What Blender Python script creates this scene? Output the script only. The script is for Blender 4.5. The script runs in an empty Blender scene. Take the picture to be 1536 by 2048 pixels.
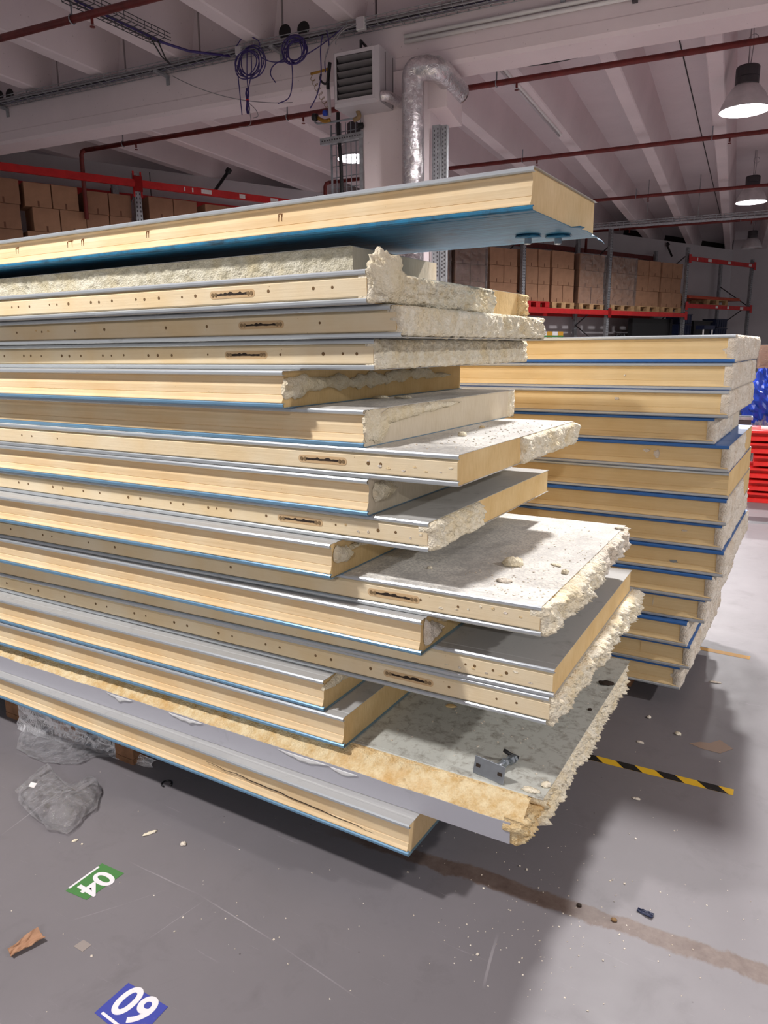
import bpy, math, random
from mathutils import Vector, Matrix, noise
import bmesh

# ------------------------------------------------------------------ camera
SC = bpy.context.scene
COL = SC.collection
EYE = Vector((0.0, 0.0, 1.55))
VP1, VP2 = (-1711 - 768.0, 724 - 1024.0), (1690 - 768.0, 690 - 1024.0)
FPX = math.sqrt(-(VP1[0] * VP2[0] + VP1[1] * VP2[1]))
AX = -Vector((VP1[0], VP1[1], FPX)).normalized()
AY = Vector((VP2[0], VP2[1], FPX)).normalized()
AZ = AX.cross(AY)
if AZ.y > 0:
    AZ = -AZ
CR = Vector((AX.x, AY.x, AZ.x))      # camera right in world
CD = Vector((AX.y, AY.y, AZ.y))      # camera down
CF = Vector((AX.z, AY.z, AZ.z))      # camera forward
cam_d = bpy.data.cameras.new('camera')
cam = bpy.data.objects.new('camera', cam_d)
COL.objects.link(cam)
cam_d.sensor_fit = 'VERTICAL'
cam_d.sensor_height = 24.0
cam_d.lens = FPX * 24.0 / 2048.0
cam_d.clip_start = 0.05
cam_d.clip_end = 200
cam.matrix_world = Matrix(((CR.x, -CD.x, -CF.x, EYE.x), (CR.y, -CD.y, -CF.y, EYE.y),
                           (CR.z, -CD.z, -CF.z, EYE.z), (0, 0, 0, 1)))
SC.camera = cam

# ------------------------------------------------------------------ world and exposure
SC.view_settings.view_transform = 'Standard'
SC.view_settings.look = 'None'
SC.view_settings.gamma = 1.0
SC.view_settings.use_curve_mapping = False
SC.view_settings.exposure = 0.0
world = bpy.data.worlds.new('world')
SC.world = world
world.use_nodes = True
world.node_tree.nodes['Background'].inputs[0].default_value = (0.80, 0.775, 0.785, 1)
world.node_tree.nodes['Background'].inputs[1].default_value = 0.45
LAMP_POWER = 150.0
LAMP_Z = 4.1

# ------------------------------------------------------------------ helpers
def ray(u, v):
    return CR * ((u - 768.0) / FPX) + CD * ((v - 1024.0) / FPX) + CF

def at_y(u, v, y):
    d = ray(u, v)
    return EYE + d * ((y - EYE.y) / d.y)

def at_z(u, v, z):
    d = ray(u, v)
    return EYE + d * ((z - EYE.z) / d.z)

def at_plane(u, v, p, n):
    d = ray(u, v)
    return EYE + d * ((p - EYE).dot(n) / d.dot(n))

BA = math.radians(6.5)
BX = Vector((math.cos(BA), math.sin(BA), 0))
BY = Vector((-math.sin(BA), math.cos(BA), 0))

def bw(xb, yb, z=0.0):
    return BX * xb + BY * yb + Vector((0, 0, z))

def nz(x, y, z=0.0, s=1.0):
    return noise.noise(Vector((x * s, y * s, z * s)))

def fbm(x, y, z, s, o=3):
    a, r, t = 1.0, 0.0, 0.0
    for k in range(o):
        r += a * noise.noise(Vector((x * s, y * s, z * s)))
        t += a
        a *= 0.55
        s *= 2.1
    return r / t


class MB:
    def __init__(self):
        self.v, self.f, self.m = [], [], []

    def quad(self, a, b, c, d, m=0):
        n = len(self.v)
        self.v += [tuple(a), tuple(b), tuple(c), tuple(d)]
        self.f.append((n, n + 1, n + 2, n + 3))
        self.m.append(m)

    def box(self, lo, hi, m=0, M=None):
        n = len(self.v)
        x0, y0, z0 = lo
        x1, y1, z1 = hi
        P = [(x0, y0, z0), (x1, y0, z0), (x1, y1, z0), (x0, y1, z0), (x0, y0, z1), (x1, y0, z1), (x1, y1, z1), (x0, y1, z1)]
        if M is not None:
            P = [tuple(M @ Vector(p)) for p in P]
        self.v += P
        for q in ((0, 3, 2, 1), (4, 5, 6, 7), (0, 1, 5, 4), (1, 2, 6, 5), (2, 3, 7, 6), (3, 0, 4, 7)):
            self.f.append(tuple(n + i for i in q))
            self.m.append(m)
        return self

    def cbox(self, c, size, m=0, M=None):
        h = Vector(size) * 0.5
        c = Vector(c)
        return self.box(c - h, c + h, m, M)

    def prism(self, prof, x0, x1, m=0, mend=None, seg=1, wob=None):
        """closed (y,z) profile swept along x"""
        k = len(prof)
        n = len(self.v)
        for i in range(seg + 1):
            x = x0 + (x1 - x0) * i / seg
            for j, (y, z) in enumerate(prof):
                if wob:
                    y, z = wob(x, y, z, j)
                self.v.append((x, y, z))
        for i in range(seg):
            for j in range(k):
                a, b = n + i * k + j, n + i * k + (j + 1) % k
                self.f.append((a, b, b + k, a + k))
                self.m.append(m)
        me = m if mend is None else mend
        self.f.append(tuple(n + j for j in reversed(range(k))))
        self.m.append(me)
        self.f.append(tuple(n + seg * k + j for j in range(k)))
        self.m.append(me)
        return self

    def tube(self, pts, r, n=8, m=0, closed=False):
        pts = [Vector(p) for p in pts]
        L = len(pts)
        base = len(self.v)
        up = None
        for i, p in enumerate(pts):
            if closed:
                t = pts[(i + 1) % L] - pts[i - 1]
            else:
                t = pts[min(i + 1, L - 1)] - pts[max(i - 1, 0)]
            t.normalize()
            if up is None:
                up = Vector((0, 0, 1)) if abs(t.z) < 0.9 else Vector((1, 0, 0))
            s = t.cross(up)
            if s.length < 1e-6:
                s = t.orthogonal()
            s.normalize()
            up = s.cross(t).normalized()
            rr = r[i] if isinstance(r, (list, tuple)) else r
            for k in range(n):
                a = 2 * math.pi * k / n
                self.v.append(tuple(p + s * (rr * math.cos(a)) + up * (rr * math.sin(a))))
        rng = L if closed else L - 1
        for i in range(rng):
            for k in range(n):
                a = base + i * n + k
                b = base + i * n + (k + 1) % n
                c = base + ((i + 1) % L) * n + (k + 1) % n
                d = base + ((i + 1) % L) * n + k
                self.f.append((a, b, c, d))
                self.m.append(m)
        if not closed:
            self.f.append(tuple(base + k for k in reversed(range(n))))
            self.m.append(m)
            self.f.append(tuple(base + (L - 1) * n + k for k in range(n)))
            self.m.append(m)
        return self

    def lathe(self, prof, n=24, m=0, M=None, caps=True):
        base = len(self.v)
        k = len(prof)
        for i in range(n):
            a = 2 * math.pi * i / n
            for r, z in prof:
                p = Vector((r * math.cos(a), r * math.sin(a), z))
                self.v.append(tuple(M @ p if M is not None else p))
        for i in range(n):
            for j in range(k - 1):
                a, b = base + i * k + j, base + ((i + 1) % n) * k + j
                self.f.append((a, b, b + 1, a + 1))
                self.m.append(m)
        if caps:
            for j in (0, k - 1):
                if prof[j][0] > 1e-5:
                    q = [base + i * k + j for i in range(n)]
                    self.f.append(tuple(reversed(q)) if j == 0 else tuple(q))
                    self.m.append(m)
        return self

    def grid(self, fn, nu, nv, m=0):
        base = len(self.v)
        for i in range(nu + 1):
            for j in range(nv + 1):
                self.v.append(tuple(fn(i / nu, j / nv)))
        for i in range(nu):
            for j in range(nv):
                a = base + i * (nv + 1) + j
                self.f.append((a, a + nv + 1, a + nv + 2, a + 1))
                self.m.append(m)
        return self

    def poly(self, pts, m=0):
        n = len(self.v)
        self.v += [tuple(p) for p in pts]
        self.f.append(tuple(range(n, n + len(pts))))
        self.m.append(m)
        return self

    def slab(self, pts, h, m=0):
        """flat polygon (xy) given thickness h upwards"""
        n = len(self.v)
        k = len(pts)
        self.v += [tuple(p) for p in pts] + [(p[0], p[1], p[2] + h) for p in map(tuple, pts)]
        self.f.append(tuple(reversed(range(n, n + k))))
        self.m.append(m)
        self.f.append(tuple(range(n + k, n + 2 * k)))
        self.m.append(m)
        for j in range(k):
            a, b = n + j, n + (j + 1) % k
            self.f.append((a, b, b + k, a + k))
            self.m.append(m)
        return self

    def build(self, name, mats, parent=None, smooth=False, bevel=0.0):
        me = bpy.data.meshes.new(name)
        me.from_pydata(self.v, [], self.f)
        if not isinstance(mats, (list, tuple)):
            mats = [mats]
        for q in mats:
            me.materials.append(q)
        if len(mats) > 1:
            me.polygons.foreach_set('material_index', self.m)
        bm = bmesh.new()
        bm.from_mesh(me)
        bmesh.ops.recalc_face_normals(bm, faces=bm.faces)
        bm.to_mesh(me)
        bm.free()
        if smooth:
            me.polygons.foreach_set('use_smooth', [True] * len(me.polygons))
        me.update()
        o = bpy.data.objects.new(name, me)
        COL.objects.link(o)
        if parent is not None:
            o.parent = parent
        if bevel:
            b = o.modifiers.new('bevel', 'BEVEL')
            b.width = bevel
            b.segments = 2
            b.limit_method = 'ANGLE'
        return o


def empty(name, loc=(0, 0, 0), rz=0.0):
    o = bpy.data.objects.new(name, None)
    o.empty_display_size = 0.1
    COL.objects.link(o)
    o.location = loc
    o.rotation_euler = (0, 0, rz)
    return o


def tag(o, label=None, cat=None, group=None, kind=None):
    if label:
        o['label'] = label
    if cat:
        o['category'] = cat
    if group:
        o['group'] = group
    if kind:
        o['kind'] = kind
    return o


def copy_part(o, parent, M=None):
    c = o.copy()
    COL.objects.link(c)
    c.parent = parent
    if M is not None:
        c.matrix_local = M
    return c


def text_mesh(name, body, size, mat, parent, M, extrude=0.0004, offset=0.0):
    cu = bpy.data.curves.new(name, 'FONT')
    cu.body = body
    cu.size = size
    cu.extrude = extrude
    cu.offset = offset
    cu.align_x = 'CENTER'
    cu.align_y = 'CENTER'
    t = bpy.data.objects.new(name + '_tmp', cu)
    COL.objects.link(t)
    dg = bpy.context.evaluated_depsgraph_get()
    me = bpy.data.meshes.new_from_object(t.evaluated_get(dg))
    bpy.data.objects.remove(t)
    me.name = name
    me.materials.clear()
    me.materials.append(mat)
    o = bpy.data.objects.new(name, me)
    COL.objects.link(o)
    o.parent = parent
    o.matrix_local = M
    return o

# ------------------------------------------------------------------ materials
def srgb(r, g, b):
    def f(c):
        c /= 255.0
        return c / 12.92 if c <= 0.04045 else ((c + 0.055) / 1.055) ** 2.4
    return (f(r), f(g), f(b), 1.0)


class NT:
    def __init__(self, name):
        self.mat = bpy.data.materials.new(name)
        self.mat.use_nodes = True
        self.t = self.mat.node_tree
        self.b = self.t.nodes['Principled BSDF']
        self.out = self.t.nodes['Material Output']

    def n(self, typ, **kw):
        nd = self.t.nodes.new(typ)
        for k, v in kw.items():
            if k.startswith('i_'):
                nd.inputs[k[2:].replace('_', ' ')].default_value = v
            else:
                setattr(nd, k, v)
        return nd

    def l(self, a, b):
        self.t.links.new(a, b)

    def coord(self, scale=(1, 1, 1), which='Object'):
        c = self.n('ShaderNodeTexCoord')
        m = self.n('ShaderNodeMapping')
        m.inputs['Scale'].default_value = scale
        self.l(c.outputs[which], m.inputs['Vector'])
        return m.outputs[0]

    def noise(self, vec, scale, detail=4, rough=0.6, dist=0.0):
        nd = self.n('ShaderNodeTexNoise')
        nd.inputs['Scale'].default_value = scale
        nd.inputs['Detail'].default_value = detail
        nd.inputs['Roughness'].default_value = rough
        nd.inputs['Distortion'].default_value = dist
        self.l(vec, nd.inputs['Vector'])
        return nd.outputs['Fac']

    def voro(self, vec, scale, feature='F1'):
        nd = self.n('ShaderNodeTexVoronoi')
        nd.feature = feature
        nd.inputs['Scale'].default_value = scale
        self.l(vec, nd.inputs['Vector'])
        return nd.outputs['Distance']

    def ramp(self, fac, stops):
        nd = self.n('ShaderNodeValToRGB')
        cr = nd.color_ramp
        while len(cr.elements) > 2:
            cr.elements.remove(cr.elements[-1])
        for i, (p, c) in enumerate(stops):
            if i < 2:
                e = cr.elements[i]
                e.position = p
            else:
                e = cr.elements.new(p)
            e.color = c if len(c) == 4 else (*c, 1)
        self.l(fac, nd.inputs[0])
        return nd.outputs[0]

    def mix(self, fac, a, b, blend='MIX'):
        nd = self.n('ShaderNodeMix')
        nd.data_type = 'RGBA'
        nd.blend_type = blend
        for sock, val in ((nd.inputs[0], fac), (nd.inputs[6], a), (nd.inputs[7], b)):
            if hasattr(val, 'links'):
                self.l(val, sock)
            else:
                sock.default_value = val
        return nd.outputs[2]

    def math(self, op, a, b=None, c=None, clamp=False):
        nd = self.n('ShaderNodeMath')
        nd.operation = op
        nd.use_clamp = clamp
        for i, val in enumerate((a, b, c)):
            if val is None:
                continue
            if hasattr(val, 'links'):
                self.l(val, nd.inputs[i])
            else:
                nd.inputs[i].default_value = val
        return nd.outputs[0]

    def bump(self, h, strength=0.3, dist=0.01):
        nd = self.n('ShaderNodeBump')
        nd.inputs['Strength'].default_value = strength
        nd.inputs['Distance'].default_value = dist
        self.l(h, nd.inputs['Height'])
        self.l(nd.outputs[0], self.b.inputs['Normal'])
        return nd

    def set(self, color=None, rough=None, metal=None, spec=None):
        for nm, val in (('Base Color', color), ('Roughness', rough), ('Metallic', metal), ('Specular IOR Level', spec)):
            if val is None:
                continue
            if hasattr(val, 'links'):
                self.l(val, self.b.inputs[nm])
            else:
                self.b.inputs[nm].default_value = val
        return self.mat


W1, K0 = (1, 1, 1, 1), (0, 0, 0, 1)


def mat_plain(name, col, rough=0.6, metal=0.0, var=0.08, scale=6.0, bump=0.0, spec=0.5):
    t = NT(name)
    v = t.coord()
    f = t.noise(v, scale, 4)
    dk = tuple(c * (1 - var * 2.2) for c in col[:3]) + (1,)
    lt = tuple(min(1, c * (1 + var)) for c in col[:3]) + (1,)
    c = t.ramp(f, [(0.3, dk), (0.65, lt)])
    if bump:
        t.bump(t.noise(v, scale * 12, 3), bump, 0.004)
    return t.set(c, rough, metal, spec)


def mat_foam_face(name, base, warm, streak=1.0, speck=0.5):
    """smooth moulded foam: long horizontal streaks, warm blotches, fine specks"""
    t = NT(name)
    v = t.coord()
    vs = t.coord((0.7, 14, 26))
    f1 = t.noise(vs, 6.0, 5, 0.65)
    f2 = t.noise(v, 3.2, 4, 0.6)
    c = t.ramp(f2, [(0.36, base), (0.72, warm)])
    st = t.ramp(f1, [(0.30, (0.80, 0.74, 0.62, 1)), (0.62, W1)])
    c = t.mix(0.42 * streak, c, st, 'MULTIPLY')
    vp = t.voro(v, 55.0)
    pit = t.ramp(vp, [(0.04, (0.42, 0.30, 0.17, 1)), (0.09, W1)])
    gate = t.ramp(t.noise(v, 9.0, 2), [(0.58, K0), (0.68, W1)])
    c = t.mix(t.math('MULTIPLY', gate, speck), c, t.mix(1.0, c, pit, 'MULTIPLY'))
    h = t.math('ADD', t.math('MULTIPLY', f1, 0.6), t.math('MULTIPLY', t.noise(v, 60.0, 4), 0.5))
    t.bump(h, 0.30, 0.004)
    return t.set(c, 0.75, 0, 0.25)


def mat_torn(name, lo, hi, warm):
    """broken foam: open cells, pocketed, matt"""
    t = NT(name)
    v = t.coord()
    f = t.noise(v, 26.0, 6, 0.7)
    f2 = t.noise(v, 7.0, 4, 0.6)
    c = t.ramp(f, [(0.32, lo), (0.60, hi)])
    c = t.mix(t.ramp(f2, [(0.52, K0), (0.74, (0.7, 0.7, 0.7, 1))]), c, warm)
    # open pockets: warmer, darker spots where the bump sinks in
    pk = t.ramp(t.voro(v, 30.0), [(0.06, W1), (0.22, K0)])
    gate = t.ramp(t.noise(v, 11.0, 3), [(0.52, K0), (0.60, W1)])
    c = t.mix(t.math('MULTIPLY', t.math('MULTIPLY', pk, gate), 0.55), c, tuple(q * 0.8 for q in warm[:3]) + (1,))
    gr = t.ramp(t.voro(v, 170.0), [(0.10, (0.78, 0.74, 0.66, 1)), (0.42, W1)])
    c = t.mix(0.22, c, gr, 'MULTIPLY')
    h = t.math('ADD', t.math('MULTIPLY', t.voro(v, 170.0), 1.0), t.math('MULTIPLY', t.noise(v, 90.0, 6, 0.75), 1.0))
    h = t.math('SUBTRACT', h, t.math('MULTIPLY', t.math('MULTIPLY', pk, gate), 1.2))
    t.bump(h, 0.7, 0.005)
    return t.set(c, 0.9, 0, 0.1)


def mat_cut(name, lo, hi):
    """knife-cut foam end: fine upright saw grain"""
    t = NT(name)
    v = t.coord()
    vs = t.coord((1, 60, 7))
    f = t.noise(vs, 3.0, 4, 0.6)
    f2 = t.noise(v, 5.0, 4, 0.6)
    c = t.ramp(f2, [(0.3, lo), (0.7, hi)])
    g = t.ramp(f, [(0.3, (0.82, 0.78, 0.7, 1)), (0.6, W1)])
    c = t.mix(0.5, c, g, 'MULTIPLY')
    t.bump(t.math('ADD', f, t.noise(v, 70, 4)), 0.35, 0.003)
    return t.set(c, 0.85, 0, 0.15)


def mat_sheet(name, col, dirt, amount=0.5, metal=0.15, rough=0.42, dust=None, dscale=9.0, seedoff=0.0):
    """coated steel skin with scuffs, grime and optional foam dust"""
    t = NT(name)
    v = t.coord()
    vs = t.coord((1.2, 9, 9))
    f = t.noise(v, dscale, 8, 0.72, 0.4)
    sc = t.noise(vs, 14.0, 6, 0.75)
    lo, hi = 0.66 - 0.24 * amount, 0.84 - 0.20 * amount
    m = t.ramp(f, [(lo, K0), (hi, W1)])
    m2 = t.ramp(sc, [(0.60, K0), (0.72, (0.8, 0.8, 0.8, 1))])
    c = t.mix(t.math('MULTIPLY', m, min(1.0, 0.35 + amount * 0.6)), col, dirt)
    c = t.mix(t.math('MULTIPLY', m2, 0.45 * amount), c, tuple(q * 0.35 for q in dirt[:3]) + (1,))
    r = t.math('ADD', rough, t.math('MULTIPLY', m, 0.3))
    if dust is not None:
        fd = t.noise(v, 4.0, 7, 0.75)
        sp = t.ramp(t.noise(v, 120.0, 3, 0.7), [(0.40, K0), (0.55, W1)])
        dm = t.ramp(fd, [(0.36, K0), (0.58, W1)])
        dd = t.math('MULTIPLY', dm, t.math('ADD', 0.35, t.math('MULTIPLY', sp, 0.65)))
        c = t.mix(t.math('MULTIPLY', dd, 0.9), c, dust)
        r = t.math('ADD', r, t.math('MULTIPLY', dd, 0.4), None, True)
        t.bump(t.noise(v, 120.0, 4), 0.3, 0.003)
    return t.set(c, r, metal, 0.5)


def mat_concrete(name, col, var=0.10):
    t = NT(name)
    v = t.coord()
    f = t.noise(v, 1.3, 6, 0.6)
    g = t.noise(v, 38.0, 4, 0.7)
    c = t.ramp(f, [(0.3, tuple(q * (1 - var) for q in col[:3]) + (1,)), (0.7, col)])
    p = t.ramp(t.voro(v, 16.0), [(0.05, (0.55, 0.52, 0.52, 1)), (0.10, W1)])
    c = t.mix(0.6, c, p, 'MULTIPLY')
    t.bump(g, 0.2, 0.004)
    return t.set(c, 0.8, 0, 0.2)


def mat_film(name, opacity=0.22, tint=(0.9, 0.9, 0.92, 1), scale=14.0, bump=0.9):
    t = NT(name)
    v = t.coord()
    tr = t.n('ShaderNodeBsdfTransparent')
    gl = t.n('ShaderNodeBsdfGlossy')
    gl.inputs['Roughness'].default_value = 0.06
    gl.inputs['Color'].default_value = (1, 1, 1, 1)
    df = t.n('ShaderNodeBsdfDiffuse')
    df.inputs['Color'].default_value = tint
    bp = t.n('ShaderNodeBump')
    bp.inputs['Strength'].default_value = bump
    bp.inputs['Distance'].default_value = 0.02
    t.l(t.noise(v, scale, 5, 0.65, 0.8), bp.inputs['Height'])
    t.l(bp.outputs[0], gl.inputs['Normal'])
    m1 = t.n('ShaderNodeMixShader')
    t.l(df.outputs[0], m1.inputs[1])
    t.l(gl.outputs[0], m1.inputs[2])
    m1.inputs[0].default_value = 0.72
    m2 = t.n('ShaderNodeMixShader')
    fr = t.n('ShaderNodeFresnel')
    fr.inputs['IOR'].default_value = 1.45
    t.l(bp.outputs[0], fr.inputs['Normal'])
    fac = t.math('ADD', t.math('MULTIPLY', fr.outputs[0], 0.9), opacity, None, True)
    t.l(fac, m2.inputs[0])
    t.l(tr.outputs[0], m2.inputs[1])
    t.l(m1.outputs[0], m2.inputs[2])
    t.l(m2.outputs[0], t.out.inputs['Surface'])
    return t.mat


def mat_foil(name):
    t = NT(name)
    v = t.coord()
    f = t.noise(v, 20.0, 4, 0.65, 1.2)
    t.bump(f, 0.55, 0.02)
    c = t.ramp(f, [(0.3, srgb(198, 194, 196)), (0.7, srgb(240, 236, 238))])
    return t.set(c, 0.2, 0.95)


def mat_emit(name, col, strength):
    t = NT(name)
    t.b.inputs['Base Color'].default_value = (0.9, 0.9, 0.9, 1)
    t.b.inputs['Emission Color'].default_value = col
    t.b.inputs['Emission Strength'].default_value = strength
    v = t.coord()
    t.l(t.ramp(t.noise(v, 3.0, 1), [(0.0, (0.9, 0.9, 0.9, 1)), (1.0, W1)]), t.b.inputs['Base Color'])
    return t.mat


M = {}
M['foam_yellow'] = mat_foam_face('moulded_yellow_foam', srgb(238, 216, 178), srgb(233, 199, 149))
M['foam_rear'] = mat_foam_face('moulded_ochre_foam', srgb(234, 208, 160), srgb(226, 194, 138), 0.7, 0.3)
M['foam_pale'] = mat_foam_face('moulded_cream_foam', srgb(238, 222, 190), srgb(232, 205, 158), 0.4, 0.9)
M['foam_dusty'] = mat_foam_face('moulded_dusky_foam', srgb(214, 186, 148), srgb(208, 172, 122), 0.7, 0.3)
M['cut_tan'] = mat_cut('cut_tan_foam', srgb(216, 182, 126), srgb(231, 203, 152))
M['cut_pale'] = mat_cut('cut_pale_foam', srgb(222, 208, 182), srgb(232, 220, 198))
M['cut_top'] = mat_cut('cut_beige_foam', srgb(216, 186, 138), srgb(230, 203, 160))
M['torn'] = mat_torn('torn_cream_foam', srgb(236, 220, 186), srgb(252, 244, 224), srgb(240, 216, 164))
M['torn_warm'] = mat_torn('torn_honey_foam', srgb(214, 178, 120), srgb(240, 220, 178), srgb(214, 168, 104))
M['torn_white'] = mat_torn('torn_white_foam', srgb(218, 204, 184), srgb(240, 231, 217), srgb(208, 186, 158))
M['putty'] = mat_torn('sage_putty_foam', srgb(190, 182, 156), srgb(222, 216, 196), srgb(206, 190, 150))
M['bead'] = mat_torn('squeezed_cream_foam', srgb(234, 218, 184), srgb(248, 238, 214), srgb(238, 218, 174))
M['steel'] = mat_sheet('grey_coated_steel', srgb(186, 186, 184), srgb(120, 116, 112), 0.35)
M['steel_lip'] = mat_sheet('bright_steel_lip', srgb(200, 206, 210), srgb(130, 130, 128), 0.3, 0.55, 0.30)
M['steel_dusty'] = mat_sheet('dusty_white_steel', srgb(178, 176, 172), srgb(112, 104, 96), 0.55, 0.05, 0.5, dust=srgb(240, 236, 226))
M['steel_dirty'] = mat_sheet('grimy_steel', srgb(198, 199, 190), srgb(112, 99, 84), 0.72, 0.05, 0.5, dscale=30.0)
M['steel_dim'] = mat_sheet('dull_grey_steel', srgb(180, 179, 175), srgb(132, 128, 122), 0.45, 0.05, 0.5)
M['steel_white'] = mat_sheet('white_coated_steel', srgb(222, 222, 222), srgb(150, 146, 142), 0.3, 0.05, 0.4)
M['strip_grey'] = mat_sheet('lilac_grey_trim_steel', srgb(178, 178, 186), srgb(140, 138, 140), 0.25, 0.05, 0.45)
M['blue_lip'] = mat_sheet('pale_blue_steel_lip', srgb(118, 158, 188), srgb(90, 118, 140), 0.3, 0.35, 0.3)
M['blue_teal'] = mat_sheet('teal_film_steel', srgb(40, 124, 164), srgb(34, 56, 66), 0.85, 0.1, 0.34)


def mat_teal():
    t = NT('streaked_teal_film')
    v = t.coord()
    vs = t.coord((0.9, 34.0, 1.0))
    f = t.noise(vs, 3.0, 5, 0.7)
    g = t.noise(v, 7.0, 6, 0.7, 0.5)
    c = t.ramp(f, [(0.34, srgb(24, 66, 92)), (0.50, srgb(34, 108, 146)), (0.70, srgb(66, 136, 168))])
    c = t.mix(t.ramp(g, [(0.56, K0), (0.70, (0.75, 0.75, 0.75, 1))]), c, srgb(36, 50, 58))
    t.bump(f, 0.25, 0.004)
    return t.set(c, 0.46, 0.0, 0.3)


M['teal_film'] = mat_teal()
M['blue_rear'] = mat_sheet('royal_blue_steel', srgb(58, 112, 182), srgb(44, 74, 120), 0.4, 0.15, 0.36)
M['dark'] = mat_plain('dark_slot', srgb(48, 36, 26), 0.9)
M['pin'] = mat_plain('brass_brown_pin', srgb(150, 126, 92), 0.5, 0.4)
M['hole'] = mat_plain('drill_hole_brown', srgb(124, 96, 62), 0.9)
M['zinc'] = mat_plain('zinc_steel', srgb(160, 166, 172), 0.35, 0.75, 0.1, 20)
M['concrete'] = mat_concrete('painted_concrete', srgb(226, 214, 217))
M['concrete_beam'] = mat_concrete('painted_concrete_beam', srgb(232, 218, 220))
M['wall'] = mat_concrete('painted_wall', srgb(206, 200, 204))
M['void'] = mat_concrete('gap_shade_and_joint', srgb(60, 54, 56))  # dark tone for wall joints and for the shade above the far wall
M['pipe_red'] = mat_plain('oxide_red_pipe', srgb(112, 38, 34), 0.5, 0.1, 0.15, 12)
M['rack_red'] = mat_plain('rack_red_paint', srgb(200, 34, 36), 0.4, 0.1, 0.08, 8)
M['beam_red'] = mat_plain('scarlet_beam_paint', srgb(222, 40, 36), 0.38, 0.05, 0.08, 8)
M['galv'] = mat_plain('galvanised_steel', srgb(166, 168, 172), 0.45, 0.6, 0.14, 18)
M['carton'] = mat_plain('brown_cardboard', srgb(176, 136, 108), 0.85, 0, 0.07, 5, 0.1, 0.15)
M['carton2'] = mat_plain('dull_brown_cardboard', srgb(160, 122, 98), 0.85, 0, 0.07, 5, 0.1, 0.15)
M['carton_side'] = mat_plain('carton_seam', srgb(116, 78, 58), 0.85)
M['wood'] = mat_plain('pale_pallet_wood', srgb(196, 160, 118), 0.8, 0, 0.14, 9, 0.2, 0.2)
M['wood_old'] = mat_plain('old_brown_pallet_wood', srgb(134, 98, 72), 0.8, 0, 0.18, 10, 0.25, 0.2)
M['film'] = mat_film('stretch_film', 0.10, (0.85, 0.85, 0.86, 1), 7.0, 1.0)
M['bag'] = mat_film('clear_plastic_bag', 0.13, (0.86, 0.86, 0.88, 1), 22.0, 0.9)
M['foil'] = mat_foil('aluminium_foil_wrap')
M['alu'] = mat_plain('spun_aluminium', srgb(206, 202, 204), 0.35, 0.25, 0.08, 6)
M['lamp_cap'] = mat_plain('dark_grey_ballast', srgb(66, 62, 66), 0.5, 0.2)
M['glow'] = mat_emit('lamp_glow', (1.0, 0.97, 1.0, 1), 14.0)
M['heater'] = mat_plain('light_grey_enamel', srgb(196, 190, 194), 0.4, 0.05, 0.04, 3)
M['louver'] = mat_plain('louver_grey', srgb(120, 116, 118), 0.45, 0.2, 0.06, 6)
M['black'] = mat_plain('black_plastic', srgb(26, 25, 27), 0.5)
M['purple'] = mat_plain('purple_cable', srgb(58, 42, 108), 0.5)
M['grey_cable'] = mat_plain('grey_cable', srgb(150, 144, 148), 0.6)
M['brass'] = mat_plain('brass_fitting', srgb(176, 132, 60), 0.35, 0.8)
M['blue_plastic'] = mat_plain('blue_plastic', srgb(28, 62, 170), 0.3, 0, 0.15, 8)
M['navy'] = mat_plain('navy_plastic', srgb(28, 36, 66), 0.45, 0, 0.12, 8)
M['white_paint'] = mat_plain('white_paint', srgb(236, 234, 232), 0.5, 0, 0.03, 4)
M['orange'] = mat_plain('orange_red_board', srgb(196, 76, 40), 0.5, 0, 0.1, 3)
M['rust'] = mat_plain('rust_brown', srgb(128, 84, 44), 0.9, 0, 0.2, 60)
M['label_white'] = mat_plain('white_sticker', srgb(232, 228, 226), 0.6, 0, 0.05, 30)


def mat_vinyl(name, col, wear):
    t = NT(name)
    v = t.coord()
    f = t.noise(v, 26.0, 7, 0.75)
    m = t.ramp(f, [(0.60, K0), (0.70, W1)])
    return t.set(t.mix(t.math('MULTIPLY', m, wear), col, srgb(140, 130, 126)), 0.55, 0, 0.3)


M['vinyl_green'] = mat_vinyl('worn_green_vinyl', srgb(76, 128, 70), 0.8)
M['vinyl_blue'] = mat_vinyl('blue_vinyl', srgb(66, 74, 160), 0.35)
M['vinyl_white'] = mat_vinyl('white_vinyl', srgb(232, 228, 230), 0.8)
M['tape_yellow'] = mat_vinyl('yellow_tape', srgb(222, 178, 44), 0.3)
M['tape_black'] = mat_vinyl('black_tape', srgb(30, 29, 29), 0.3)
M['tape_ochre'] = mat_vinyl('ochre_tape', srgb(206, 152, 54), 0.4)
M['tape_clear'] = mat_vinyl('dull_packing_tape', srgb(150, 140, 134), 0.4)
M['tape_tan'] = mat_vinyl('tan_tape_scrap', srgb(150, 128, 112), 0.6)


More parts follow.
